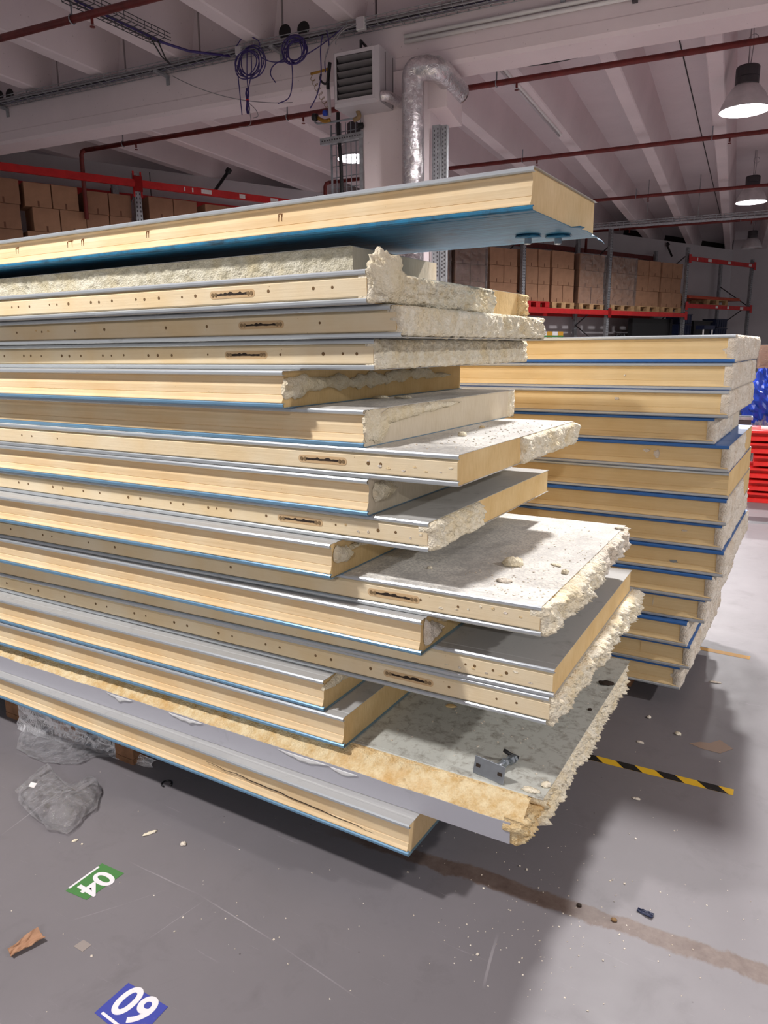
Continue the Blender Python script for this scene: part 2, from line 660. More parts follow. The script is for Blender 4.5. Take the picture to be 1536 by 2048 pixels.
def mat_floor():
    t = NT('painted_grey_floor')
    v = t.coord()
    f = t.noise(v, 0.7, 6, 0.6)
    g = t.noise(v, 6.0, 7, 0.7, 0.5)
    c = t.ramp(f, [(0.3, srgb(110, 106, 108)), (0.7, srgb(126, 121, 124))])
    c = t.mix(t.ramp(g, [(0.55, K0), (0.8, (0.5, 0.5, 0.5, 1))]), c, srgb(98, 93, 95))
    # faint stretched scuffs in three directions
    for ang, sc, lim in ((0.5, 3.0, 0.66), (1.4, 2.2, 0.68), (-0.35, 2.6, 0.67)):
        cc = t.n('ShaderNodeTexCoord')
        mp = t.n('ShaderNodeMapping')
        mp.inputs['Rotation'].default_value = (0, 0, ang)
        mp.inputs['Scale'].default_value = (1.0, 26.0, 1)
        t.l(cc.outputs['Object'], mp.inputs['Vector'])
        s = t.noise(mp.outputs[0], sc, 5, 0.7, 0.3)
        c = t.mix(t.ramp(s, [(lim, K0), (lim + 0.05, (0.34, 0.34, 0.34, 1))]), c, srgb(160, 154, 158))
    # brown dirt band where an old channel was filled
    sep = t.n('ShaderNodeSeparateXYZ')
    t.l(v, sep.inputs[0])
    x, y = sep.outputs[0], sep.outputs[1]

    def band(p, q, half, soft, wob):
        px, py = p
        qx, qy = q
        L = math.hypot(qx - px, qy - py)
        nx, ny = -(qy - py) / L, (qx - px) / L
        d = t.math('ADD', t.math('MULTIPLY', t.math('SUBTRACT', x, px), nx), t.math('MULTIPLY', t.math('SUBTRACT', y, py), ny))
        d = t.math('ADD', d, t.math('MULTIPLY', t.math('SUBTRACT', g, 0.5), wob))
        d = t.math('ABSOLUTE', d)
        return t.ramp(t.math('DIVIDE', d, half), [(0.75, W1), (1.0 + soft, K0)])

    def along(p, q, a, b):
        L = math.hypot(q[0] - p[0], q[1] - p[1])
        dx, dy = (q[0] - p[0]) / L, (q[1] - p[1]) / L
        s = t.math('ADD', t.math('MULTIPLY', t.math('SUBTRACT', x, p[0]), dx), t.math('MULTIPLY', t.math('SUBTRACT', y, p[1]), dy))
        return t.math('MULTIPLY', t.ramp(t.math('MULTIPLY_ADD', s, 0.1, 0.5), [(a * 0.1 + 0.5, K0), (a * 0.1 + 0.515, W1)]),
                      t.ramp(t.math('MULTIPLY_ADD', s, 0.1, 0.5), [(b * 0.1 + 0.485, W1), (b * 0.1 + 0.5, K0)]))
    p, q = at_z(900, 1735, 0), at_z(1536, 1950, 0)
    bm_ = band((p.x, p.y), (q.x, q.y), 0.036, 0.30, 0.085)
    bc = t.ramp(t.noise(v, 22.0, 6, 0.7), [(0.3, srgb(86, 66, 54)), (0.7, srgb(118, 101, 91))])
    c = t.mix(t.math('MULTIPLY', t.math('MULTIPLY', bm_, along((p.x, p.y), (q.x, q.y), -0.45, 4.0)), 0.85), c, bc)
    # fine pale scratch lines
    for (a, b, w, k) in (((255, 1722), (400, 1790), 0.0020, 0.22), ((400, 1790), (560, 1890), 0.0020, 0.26), ((560, 1890), (720, 2000), 0.0020, 0.2), ((140, 1842), (250, 1808), 0.0016, 0.45), ((250, 1808), (330, 1780), 0.0014, 0.4),
                         ((0, 1672), (150, 1560), 0.0016, 0.4), ((290, 1882), (410, 1800), 0.0012, 0.4), ((965, 1980), (995, 1870), 0.004, 0.5)):
        pa, pb = at_z(*a, 0), at_z(*b, 0)
        L = (pb - pa).length
        m = t.math('MULTIPLY', band((pa.x, pa.y), (pb.x, pb.y), w, 0.3, 0.008), along((pa.x, pa.y), (pb.x, pb.y), 0, L))
        c = t.mix(t.math('MULTIPLY', m, k), c, srgb(214, 208, 210))
    for (a, b, w, k) in (((290, 1980), (375, 1950), 0.0016, 0.6), ((305, 1992), (380, 1962), 0.0016, 0.5)):
        pa, pb = at_z(*a, 0), at_z(*b, 0)
        L = (pb - pa).length
        m = t.math('MULTIPLY', band((pa.x, pa.y), (pb.x, pb.y), w, 0.3, 0.008), along((pa.x, pa.y), (pb.x, pb.y), 0, L))
        c = t.mix(t.math('MULTIPLY', m, k), c, srgb(84, 78, 82))
    # dark specks
    sp = t.ramp(t.voro(v, 9.0), [(0.018, (0.45, 0.42, 0.42, 1)), (0.03, W1)])
    c = t.mix(0.8, c, sp, 'MULTIPLY')
    r = t.math('ADD', 0.36, t.math('MULTIPLY', g, 0.2))
    t.bump(t.noise(v, 45.0, 5, 0.6), 0.06, 0.003)
    return t.set(c, r, 0, 0.4)


M['floor'] = mat_floor()

# ------------------------------------------------------------------ the hall
def struct(o):
    o['kind'] = 'structure'
    return o


FL = MB()
FL.quad((-16, -9, 0), (9, -9, 0), (9, 33, 0), (-16, 33, 0))
struct(FL.build('floor', M['floor']))

MBX = Matrix.Rotation(BA, 4, 'Z')            # building frame to world
RIB_Z, SLAB_Z = 4.45, 4.98
cl = MB()
cl.box((-14, -8, SLAB_Z), (10, 31, SLAB_Z + 0.12), 0, MBX)
ceiling = struct(cl.build('ceiling', M['concrete']))
rib_me = None
for k in range(-8, 14):
    xb = -0.42 - 1.0 * k
    if rib_me is None:
        r = MB()
        n0 = 0
        for (ya, yb_) in ((-8.0, 31.0),):
            prof = [(-0.17, SLAB_Z), (-0.085, RIB_Z + 0.012), (-0.073, RIB_Z), (0.073, RIB_Z), (0.085, RIB_Z + 0.012), (0.17, SLAB_Z)]
            base = len(r.v)
            for yy in (ya, yb_):
                for (px, pz) in prof:
                    r.v.append((px, yy, pz))
            kk = len(prof)
            for j in range(kk):
                a, b = base + j, base + (j + 1) % kk
                r.f.append((a, b, b + kk, a + kk))
                r.m.append(0)
        ro = r.build('ceiling_rib', M['concrete_beam'], ceiling)
        rib_me = ro.data
    else:
        ro = bpy.data.objects.new('ceiling_rib', rib_me)
        COL.objects.link(ro)
        ro.parent = ceiling
    ro.matrix_world = MBX @ Matrix.Translation((xb, 0, 0))

# main beam, with the infill slabs standing on it between the ribs
beam = MB()
bp_ = [(6.80, 4.03), (6.83, 4.0), (7.15, 4.0), (7.18, 4.03), (7.18, RIB_Z), (6.80, RIB_Z), (6.80, 4.13), (6.795, 4.12)]
beam.prism(bp_, -14, 10)
beam_o = beam.build('trim_1', M['concrete_beam'])
beam_o.matrix_world = MBX
struct(beam_o)
for k in range(-7, 13):
    xb = -0.42 - 1.0 * k
    b = MB()
    b.box((xb - 0.788, 6.86, RIB_Z + 0.001), (xb + 0.188, 7.06, SLAB_Z - 0.001))
    io = b.build('infill_slab', M['concrete'], beam_o)
    b = MB()
    b.box((xb + 0.189, 6.90, RIB_Z + 0.001), (xb + 0.211, 7.0, SLAB_Z - 0.001))  # dark filler box standing in for the shade inside the open joint
    b.build('joint_gap_shade', M['black'], beam_o)

# holes in the infill above the beam
for (u, v) in ((570, 64), (607, 58), (20, 190), (-1, 193)):
    d = ray(u, v)
    nrm = BY
    p = at_plane(u, v, bw(0, 6.858), nrm)
    h = MB()
    h.lathe([(0.0, 0.0), (0.062, 0.0), (0.068, 0.004)], 20, 0, Matrix.Translation(p) @ MBX @ Matrix.Rotation(math.radians(90), 4, 'X'))
    ho = h.build('cable_hole', M['black'], beam_o)
    ho.matrix_world = Matrix.Identity(4)

# column under the beam, with its bracket
c = MB()
c.poly  # noqa
colp = [(-3.36, 6.80), (-3.30, 6.74), (-2.72, 6.74), (-2.66, 6.80), (-2.66, 7.25), (-3.36, 7.25)]
n = len(colp)
for zz in (0.0, 4.0):
    for (px, py) in colp:
        c.v.append((px, py, zz))
for j in range(n):
    c.f.append((j, (j + 1) % n, n + (j + 1) % n, n + j))
    c.m.append(0)
c.f.append(tuple(reversed(range(n))))
c.m.append(0)
c.f.append(tuple(range(n, 2 * n)))
c.m.append(0)
column = struct(c.build('trim_2', M['concrete_beam']))
column.matrix_world = MBX
cb = MB()
cb.prism([(6.78, 3.66), (7.20, 3.60), (7.20, 4.0), (6.78, 4.0)], -2.78, -2.50)
cb.build('bracket', M['concrete_beam'], column)

# far walls
W0 = Vector((-10.75, 7.02, 0))
WD = Vector((0.364, 0.931, 0)).normalized()
WN = Vector((WD.y, -WD.x, 0))
wcorner = at_z(1466, 500, 4.45)
wcorner.z = 0


def wall_box(p, q, z0, z1, th, name, mat):
    d = (q - p)
    L = d.length
    d.normalize()
    ang = math.atan2(d.y, d.x)
    w = MB()
    w.box((0, 0, z0), (L, th, z1))
    o = w.build(name, mat)
    o.matrix_world = Matrix.Translation(p) @ Matrix.Rotation(ang, 4, 'Z')
    return struct(o)


wall_far = wall_box(W0 - WD * 4, wcorner, 0, 4.45, 0.2, 'wall_far', M['wall'])
wall_box(W0 - WD * 6 - WN * 1.6, wcorner - WN * 1.6 + WD * 6, 3.6, SLAB_Z, 0.15, 'gap_shade_backing', M['void'])  # added backing, its dark colour stands in for shade in the gap
wr = at_z(1536, 497, 4.45)
wr.z = 0
wrd = (wr - wcorner).normalized()
wall_box(wcorner, wcorner + wrd * 12, 0, 4.75, 0.2, 'wall_right', M['wall'])
# wall panel joints
jm = MB()
for s in (2.2, 5.4, 8.6, 11.8, 15.0, 18.2):
    p = W0 + WD * s + WN * 0.004
    ang = math.atan2(WD.y, WD.x)
    jm.box((-0.006, -0.002, 0.1), (0.006, 0.004, 4.4), 0, Matrix.Translation(p) @ Matrix.Rotation(ang, 4, 'Z'))
jo = jm.build('wall_joint', M['void'], wall_far)
jo.matrix_parent_inverse = wall_far.matrix_world.inverted()

# ------------------------------------------------------------------ lamps
def lamp(p, label, power=1.0, lit=True, cord=0.5, name='high_bay_lamp'):
    e = empty(name, p)
    tag(e, label, 'lamp', 'high bay lamps under the ceiling')
    m = MB()
    m.lathe([(0.26, 0.0), (0.262, 0.006), (0.245, 0.06), (0.20, 0.16), (0.145, 0.235), (0.115, 0.262), (0.10, 0.262), (0.13, 0.232), (0.185, 0.155), (0.232, 0.058), (0.248, 0.006), (0.26, 0.0)], 36, caps=False)
    m.build('reflector', M['alu'], e, True)
    m = MB()
    m.lathe([(0.0, 0.258), (0.118, 0.258), (0.122, 0.27), (0.122, 0.33), (0.116, 0.335), (0.122, 0.34), (0.122, 0.43), (0.112, 0.447), (0.0, 0.447)], 28, caps=False)
    m.build('ballast_housing', M['lamp_cap'], e, False)
    m = MB()
    m.lathe([(0.0, 0.075), (0.12, 0.074), (0.226, 0.070), (0.226, 0.076), (0.0, 0.08)], 32, caps=False)
    m.build('lens', M['glow'] if lit else M['alu'], e)
    m = MB()
    m.tube([(0, 0, 0.44), (0, 0, 0.44 + cord)], 0.007, 6)
    m.tube([(0.02, 0, 0.44), (0.035, 0.01, 0.44 + cord * 0.5), (0.02, 0, 0.44 + cord)], 0.005, 6)
    m.tube([(0.03 + 0.05 * math.cos(a * 0.55), 0, 0.44 + cord * 0.62 + 0.05 * math.sin(a * 0.55)) for a in range(12)], 0.004, 5)
    m.build('suspension_cord', M['grey_cable'], e)
    if lit:
        ld = bpy.data.lights.new('lamp_bulb', 'AREA')
        ld.shape = 'DISK'
        ld.size = 0.34
        ld.energy = LAMP_POWER * power
        ld.color = (1.0, 0.97, 0.965)
        lo = bpy.data.objects.new('lamp_bulb', ld)
        COL.objects.link(lo)
        lo.parent = e
        lo.location = (0, 0, 0.062)
    return e


cz = SLAB_Z - LAMP_Z - 0.44
lamp(at_z(1489, 222, LAMP_Z), 'large lit bell lamp at upper right, nearest of the row', 2.0, True, cz)
lamp(at_z(1502, 405, LAMP_Z), 'second lit bell lamp of the row at right edge, in front of a red pipe', 2.0, True, cz)
lamp(at_z(1503, 497, LAMP_Z), 'unlit grey bell lamp at far end of the row, above the empty rack bay', 1.0, False, cz)
lamp(at_z(713, 318, LAMP_Z), 'lit bell lamp glaring beside the concrete column', 1.5, True, cz)
lamp(Vector((-0.75, 4.6, LAMP_Z)), 'lit bell lamp above the rear panel stack', 1.7, True, cz)
lamp(Vector((-2.9, -0.1, LAMP_Z)), 'lit bell lamp above the left of the front panel stack', 1.25, True, cz)
lamp(Vector((2.4, -5.4, LAMP_Z)), 'added fill lamp behind the viewer on the right', 2.6, True, cz)  # unseen lamp added as fill for the panel faces and ends
lamp(Vector((5.2, 2.6, LAMP_Z)), 'lit bell lamp beyond the right picture edge', 2.2, True, cz)

# ------------------------------------------------------------------ sandwich panels
def x_of(u, y, z):
    """world x where the line (y, z = const) meets picture column u"""
    a = Vector((0, y, z)) - EYE
    q = (u - 768.0) / FPX
    return -(a.dot(CR) - q * a.dot(CF)) / (CR.x - q * CF.x)


def sheet_profile(W, T, top, lip=0.013, ridge=True):
    t = 0.0014
    pts = [(W, 0), (W, t), (0.005, t), (0.0016, 0.005), (0.0016, lip - 0.003), (0.004, lip - 0.0015), (0.011, lip - 0.0015), (0.011, lip),
           (0.003, lip), (0.0, lip - 0.003), (0.0, 0.004), (0.0035, 0.0)]
    if ridge:      # rolled bead set back from the edge
        pts += [(0.028, 0.0), (0.031, 0.0011), (0.036, 0.0011), (0.039, 0.0)]
    if top:
        return [(y, T - z) for (y, z) in pts]
    return pts


def core_profile(kind, W, T):
    if kind == 'groove':
        fr = [(0.012, T - 0.0016), (0.012, T - 0.0145), (0.0165, T - 0.020), (0.0185, T - 0.032), (0.0150, T - 0.044), (0.0140, 0.037),
              (0.0150, 0.0362), (0.0150, 0.0352), (0.0125, 0.034), (0.0095, 0.024), (0.0040, 0.0165), (0.0040, 0.0140), (0.012, 0.0135), (0.012, 0.0016)]
    elif kind == 'flat':
        fr = [(0.012, T - 0.0016), (0.012, T - 0.0145), (0.0075, T - 0.018), (0.0035, T - 0.021), (0.0035, 0.018), (0.0060, 0.0150), (0.012, 0.0142), (0.012, 0.0016)]
    else:
        fr = [(0.006, T - 0.0016), (0.006, 0.0016)]
    return fr + [(W - 0.003, 0.0016), (W - 0.003, T - 0.0016)]


def torn_patch(y0, y1, z0, z1, amp, seed, base=0.0, back=0.03, step=0.0046, hang=0.004, big=0.5, coarse=16.0):
    """ragged slab of broken foam on the x = 0 end; returns MB"""
    nu = max(6, int((y1 - y0) / step))
    nv = max(6, int((z1 - z0) / step))
    m = MB()
    sx = seed * 3.7

    def pt(a, b):
        y = y0 + (y1 - y0) * a
        z = z0 + (z1 - z0) * b
        e = min(1.0, min(b, 1 - b) * nv / 2.0, min(a, 1 - a) * nu / 2.0)
        lump = fbm(sx, y, z, coarse, 3)
        fine = fbm(sx + 9, y, z, 85.0, 2)
        fine2 = nz(sx + 4, y, z, 260.0)
        d = base + amp * (big * (lump + 0.28) * 1.7 + 0.50 * fine + 0.26 * fine2)
        d = d * (0.35 + 0.65 * e)
        jz = hang * (nz(sx + 1, y, 0, 34.0) + 0.6 * nz(sx + 2, y, 0, 95.0))
        jy = hang * (nz(sx + 5, z, 0, 40.0))
        if b < 0.04:
            z += jz
        elif b > 0.96:
            z += -abs(jz) * 0.7
        if a < 0.015 or a > 0.985:
            y += jy
        return (max(d, -back * 0.6), y, z)
    m.grid(pt, nu, nv)
    # rim back to the core
    idx = lambda i, j: i * (nv + 1) + j
    loop = [idx(i, 0) for i in range(nu + 1)] + [idx(nu, j) for j in range(1, nv + 1)] + [idx(i, nv) for i in range(nu - 1, -1, -1)] + [idx(0, j) for j in range(nv - 1, 0, -1)]
    n = len(m.v)
    for q in loop:
        p = m.v[q]
        m.v.append((-back, p[1] + (0.5 * (y0 + y1) - p[1]) * 0.004, min(max(p[2], z0 + 0.001), z1 - 0.001)))
    L = len(loop)
    for k in range(L):
        m.f.append((loop[k], loop[(k + 1) % L], n + (k + 1) % L, n + k))
        m.m.append(0)
    m.f.append(tuple(range(n, n + L)))
    m.m.append(0)
    return m


def bead_patch(y0, y1, zc, zh, thick, seed, step=0.006, taper=True):
    """strip of squeezed-out foam stuck on a flat end"""
    nu = max(8, int((y1 - y0) / step))
    nv = 9
    m = MB()
    sx = seed * 5.3

    def pt(a, b):
        y = y0 + (y1 - y0) * a
        env = 1.0
        if taper:
            env = min(1.0, 6 * a + 0.4, 4 * (1 - a) + 0.15)
        zc_ = zc(a) if callable(zc) else zc
        zh_ = (zh(a) if callable(zh) else zh) * env
        h = zh_ * (0.75 + 0.5 * nz(sx, y, 0, 16.0) + 0.25 * nz(sx, y, 3, 60.0))
        o = zh_ * 0.35 * nz(sx + 7, y, 0, 13.0)
        tt = 2 * b - 1
        z = zc_ + o + tt * h + 0.002 * nz(sx, y, tt, 120)
        prof = math.sqrt(max(0.0, 1 - tt * tt))
        d = thick * prof * (0.75 + 0.7 * fbm(sx, y, z, 42.0, 3) + 0.25 * nz(sx, y, z, 200.0))
        return (max(d, -0.001) if 0 < b < 1 else -0.002, y, z)
    m.grid(pt, nu, nv)
    n = len(m.v)
    for i in (0, nu):
        m.poly([m.v[i * (nv + 1) + j] for j in range(nv + 1)])
    return m


def cam_lock(parent, x, zc, seed, y=0.0035, w=0.165):
    """recessed hook lock seen edge-on: pale plate, dark slot, four pins"""
    rng = random.Random(seed)
    m = MB()
    h = 0.011
    pts = []
    for k in range(20):
        a = 2 * math.pi * k / 20
        px = (w / 2 - h) * (1 if math.cos(a) > 0 else -1) + h * math.cos(a)
        pts.append((x + px, y, zc + h * math.sin(a)))
    nn = len(m.v)
    kk = len(pts)
    for (px, py, pz) in pts:
        m.v.append((px, y + 0.004, pz))
    for (px, py, pz) in pts:
        m.v.append((px, y - 0.0008, pz))
    for j in range(kk):
        a, b = nn + j, nn + (j + 1) % kk
        m.f.append((a, b, b + kk, a + kk))
        m.m.append(0)
    m.f.append(tuple(range(nn + kk, nn + 2 * kk)))
    m.m.append(0)
    lock = m.build('cam_lock', M['foam_dusty'], parent)
    m = MB()
    # ragged dark slot
    top, bot = [], []
    for k in range(15):
        q = -w * 0.33 + w * 0.66 * k / 14
        hh = 0.0018 + (0.0042 if rng.random() > 0.55 else 0.0) * (1 if 3 < k < 12 else 0.3) + rng.random() * 0.0012
        top.append((x + q, y - 0.0014, zc + hh))
        bot.append((x + q, y - 0.0014, zc - 0.0022 - rng.random() * 0.0012))
    m.poly(top + bot[::-1])
    m.build('slot', M['dark'], lock)
    for q in (-0.43, -0.36, 0.36, 0.43):
        m = MB()
        m.lathe([(0.0, 0.0018), (0.0050, 0.0018), (0.0058, 0.0)], 10, 0, Matrix.Translation((x + q * w, y - 0.0006, zc)) @ Matrix.Rotation(math.radians(90), 4, 'X'))
        m.build('pin', M['pin'], lock)
    return lock


def holes(parent, xs, zc, seed, y=0.0035, r=0.0048):
    rng = random.Random(seed)
    m = MB()
    for k, x in enumerate(xs):
        rr = r * (0.7 + 0.45 * rng.random())
        mat = Matrix.Translation((x, y - 0.0002, zc + rng.uniform(-0.001, 0.001))) @ Matrix.Rotation(math.radians(90), 4, 'X')
        m.lathe([(0.0, 0.0006), (rr * 0.8, 0.0006), (rr, 0.0)], 10, 0, mat, False)
    o = m.build('drill_holes', M['hole'], parent)
    o['kind'] = 'stuff'
    return o


def panel(name, label, loc, rz, T, W, L, kind, face, end, top, bottom, cap, torn=(), beads=(), group='foam panels of the front stack', lips=(None, None), wav=0.0, seed=0):
    e = empty(name, loc, rz)
    tag(e, label, 'foam panel', group)
    any_torn = bool(torn)
    xs = 0.0
    core = MB()
    core.prism(core_profile(kind, W, T), -L, -0.004, 0, 1)
    core.build('foam_core', [face, end], e)
    seg = 40 if wav else 1
    for (nm, mat, lipm, is_top) in (('top_sheet', top, lips[0], True), ('bottom_sheet', bottom, lips[1], False)):
        s = MB()

        def wob(x, y, z, j, is_top=is_top):
            if y < 0.012 and 4 <= j <= 8:
                z += wav * (nz(x, 3.1, seed, 5.0) + 0.5 * nz(x, 1.1, seed, 17.0))
            return y, z
        prof = sheet_profile(W, T, is_top)
        s.prism(prof, -L - 0.002, cap[1] if is_top else cap[2], 0, None, seg, wob if wav else None)
        # lip faces get the lip material
        if lipm is not None:
            for fi, f in enumerate(s.f):
                ys = [s.v[q][1] for q in f]
                if max(ys) < 0.0125:
                    s.m[fi] = 1
            s.build(nm, [mat, lipm], e)
        else:
            s.build(nm, mat, e)
    for k, tp in enumerate(torn):
        t0, t1, amp, mt = tp[:4]
        kw = tp[4] if len(tp) > 4 else {}
        m = torn_patch(t0 * W + (0.004 if t0 == 0 else 0), t1 * W - (0.004 if t1 == 1 else 0), kw.pop('z0', 0.0016), kw.pop('z1', T - 0.0016), amp, seed + k * 1.31, **kw)
        m.build('torn_edge', M[mt], e, True)
    for k, bd in enumerate(beads):
        m = bead_patch(bd[0] * W, bd[1] * W, bd[2], bd[3], bd[4], seed + 0.7 * k + 0.33)
        m.build('foam_bead', M[bd[5] if len(bd) > 5 else 'bead'], e, True)
    return e


# front stack, numbered from the top; x of the cut end, y of the front edge, z of the underside, thickness, turn
FIT = {19: (-0.906, 1.590, 0.161, 0.103, 0.18), 18: (-0.630, 1.658, 0.264, 0.110, 0.91), 17: (-1.180, 1.675, 0.375, 0.103, 1.60), 16: (-1.253, 1.677, 0.478, 0.103, 1.64),
       15: (-0.564, 1.755, 0.581, 0.083, 1.42), 14: (-0.558, 1.755, 0.663, 0.083, 2.14), 13: (-0.903, 1.653, 0.746, 0.103, 0.89), 12: (-0.580, 1.699, 0.849, 0.083, 1.82),
       11: (-1.167, 1.616, 0.932, 0.103, 1.21), 10: (-0.887, 1.672, 1.035, 0.083, 0.56), 9: (-1.063, 1.651, 1.118, 0.103, 0.48), 8: (-0.797, 1.663, 1.221, 0.083, 0.68),
       7: (-1.080, 1.632, 1.303, 0.103, 0.03), 6: (-1.310, 1.629, 1.406, 0.103, -0.04), 5: (-1.058, 1.687, 1.509, 0.083, 0.02), 4: (-0.972, 1.660, 1.592, 0.083, 0.60),
       3: (-1.023, 1.605, 1.675, 0.083, 0.55)}
DZ = -0.012          # the stack stands on pallets 0.144 high plus film
S, Y_, P_ = M['steel'], M['foam_yellow'], M['foam_pale']
SL, BL = M['steel_lip'], M['blue_lip']


def front(i, label, kind, end, top, bottom, W=1.1, torn=(), beads=(), cap=(0, 0, 0), lips=None, face=None, L=None, wav=0.0, dy=0.0):
    x, y, z, T, r = FIT[i]
    if kind == 'groove':
        lips = lips or (SL, BL)
        face = face or Y_
    else:
        lips = lips or (SL, SL)
        face = face or P_
    L = L or (x + 4.7)
    return panel('sandwich_panel', label, (x, y + dy, z + DZ), math.radians(r), T - 0.0012, W, L, kind, face, end, top, bottom, cap, torn, beads, lips=lips, wav=wav, seed=i * 1.7)


TAN, CPALE = M['cut_tan'], M['cut_pale']
lab = {
    3: 'cream-faced panel third from the top, a curled foam lump rising at its torn corner',
    4: 'cream-faced panel fourth from the top with a long lumpy torn end hung with pale drips',
    5: 'cream-faced panel fifth from the top with an evenly rough torn end and drilled dots',
    6: 'short yellow-faced panel under the three cream ones, wide foam bead across its tan end',
    7: 'yellow-faced panel with smooth cream end and crusty foam patch at the front corner',
    8: 'cream-faced panel with white foam dust on top, its end half tan and half torn',
    9: 'yellow-faced panel tucked below the dusty-topped one, round foam blob on grey end',
    10: 'cream-faced panel with grey top, tan end and a crumbling foam block at front corner',
    11: 'yellow-faced panel whose tan end carries a thin foam bead, lying on the wide dusty panel',
    12: 'wide cream-faced panel with bright dusty top, foam chunks on it and ragged torn end',
    13: 'yellow-faced panel with a silvery foam plug at its end corner, under the wide dusty panel',
    14: 'cream-faced panel with smooth sloping tan end, directly on the ragged-ended one',
    15: 'cream-faced panel with two steel lips and ragged foam hanging at its end, above grimy sheet',
    16: 'short yellow-faced panel with foam crust on its end, upper of the two short low ones',
    17: 'short yellow-faced panel with clean tan end lying on the grimy sheet',
    18: 'grimy-topped panel with lilac grey trim along its front and foam torn all round',
    19: 'lowest yellow-faced panel of the front stack, cracked along its face, blue bottom lip',
}
TN = 'torn'
front(3, lab[3], 'flat', TAN, M['steel_dim'], S, 1.12, cap=(0, -0.006, -0.004),
      torn=[(0, 0.26, 0.030, TN, dict(base=0.012)), (0.22, 0.70, 0.034, TN, dict(base=0.004, coarse=20.0)), (0.92, 1.0, 0.022, 'torn_warm', dict(base=0.010))], wav=0.0012)
front(4, lab[4], 'flat', TAN, M['steel_dim'], S, 1.10, cap=(0, -0.02, 0.012),
      torn=[(0, 0.62, 0.018, TN, dict(base=0.014, hang=0.007)), (0.60, 1.0, 0.034, TN, dict(base=0.008, coarse=26.0, hang=0.008))])
front(5, lab[5], 'flat', TAN, M['steel_dim'], S, 1.12, torn=[(0, 1.0, 0.020, TN, dict(base=0.004))])
front(6, lab[6], 'groove', TAN, S, M['blue_lip'], 1.14, dy=-0.02, cap=(0, 0.004, 0.002), beads=[(0.01, 0.90, lambda a: 0.064 + 0.006 * math.cos(a * 9), 0.026, 0.016), (0.002, 0.10, 0.050, 0.040, 0.012)])
front(7, lab[7], 'groove', CPALE, M['steel_dusty'], M['blue_lip'], 1.09, dy=0.03, cap=(0, 0.001, 0.0), torn=[(0.95, 1.0, 0.012, TN)],
      beads=[(0.0, 0.55, lambda a: 0.074 + 0.012 * a, lambda a: 0.030 * (1 - 0.6 * a), 0.014), (0.004, 0.12, 0.052, 0.046, 0.012)])
front(8, lab[8], 'flat', TAN, M['steel_dusty'], S, 0.98, torn=[(0.46, 1.0, 0.028, TN, dict(base=0.012, hang=0.008))])
front(9, lab[9], 'groove', CPALE, S, M['blue_lip'], 1.08, beads=[(0.03, 0.13, 0.060, 0.030, 0.020), (0.16, 0.7, 0.076, 0.018, 0.014)])
front(10, lab[10], 'flat', TAN, M['steel_dim'], S, 0.98, torn=[(0, 0.33, 0.034, TN, dict(base=0.014, hang=0.006, big=0.3))])
front(11, lab[11], 'groove', TAN, S, M['blue_lip'], 1.05, beads=[(0.02, 0.10, 0.058, 0.034, 0.016), (0.10, 0.75, lambda a: 0.068 + 0.008 * a, 0.016, 0.012)], wav=0.0016)
front(12, lab[12], 'flat', TAN, M['steel_dusty'], S, 0.98, torn=[(0, 0.55, 0.045, TN, dict(base=0.022, hang=0.012, coarse=14.0)), (0.5, 1.0, 0.034, 'torn_white', dict(base=0.010, hang=0.010))])
front(13, lab[13], 'groove', TAN, S, M['blue_lip'], 1.0, cap=(0, 0.004, 0.004), beads=[(0.03, 0.12, 0.050, 0.040, 0.024, 'torn_white'), (0.12, 0.6, 0.066, 0.022, 0.018)])
front(14, lab[14], 'flat', TAN, M['steel_dim'], S, 1.0, face=P_)
front(15, lab[15], 'flat', TAN, M['steel_dim'], S, 1.04, cap=(0, -0.006, -0.012), torn=[(0, 0.45, 0.040, TN, dict(base=0.012, hang=0.016)), (0.4, 1.0, 0.046, TN, dict(base=0.016, hang=0.014, coarse=13.0))])
front(16, lab[16], 'groove', TAN, S, M['blue_lip'], 1.0, cap=(0, 0.003, 0.003), beads=[(0.0, 0.6, 0.074, 0.022, 0.014)])
front(17, lab[17], 'groove', TAN, S, M['blue_lip'], 1.0, cap=(0, 0.003, 0.003))
front(19, lab[19], 'groove', M['cut_top'], S, M['blue_lip'], 0.95, cap=(0, 0.005, 0.002))

# stack member 18: trim strip along its front, foam ledge, grimy skin set back
x, y, z, T, r = FIT[18]
T -= 0.0012
e18 = empty('sandwich_panel', (x, y, z + DZ), math.radians(r))
tag(e18, lab[18], 'foam panel', 'foam panels of the front stack')
W18, L18 = 1.12, 4.1
m = MB()
m.prism([(0.004, 0.0016), (W18, 0.0016), (W18, T - 0.0016), (0.075, T - 0.0016), (0.070, T - 0.020), (0.050, T - 0.036), (0.004, 0.052)], -L18, 0.02)
m.build('foam_core', M['torn_warm'], e18)
m = MB()
m.prism([(0.0, 0.0), (W18, 0.0), (W18, 0.0014), (0.0016, 0.0014), (0.0016, 0.064), (0.0, 0.064)], -L18, 0.0, 0, None, 90,
        lambda x_, y_, z_, j: (y_, z_ + (0.004 * nz(x_, 0, 0, 7.0) + 0.002 * nz(x_, 2, 0, 40.0) if j in (4, 5) else 0)))
m.build('trim_strip', M['strip_grey'], e18)
m = MB()


def ledge(a, b):
    xx = -L18 + (L18 + 0.03) * a
    yy = 0.001 + 0.086 * b
    zz = 0.056 + (T - 0.006 - 0.056) * min(1.0, b * 1.35) ** 0.8
    zz += 0.010 * fbm(xx, yy, 3.0, 24.0, 3) + 0.004 * nz(xx, yy, 0, 90.0)
    if xx < -0.85 and yy > 0.045:      # under the panel lying on it
        zz = min(zz, T - 0.005)
    return (xx, yy, min(zz, T - 0.002) if b < 0.99 else T - 0.008)


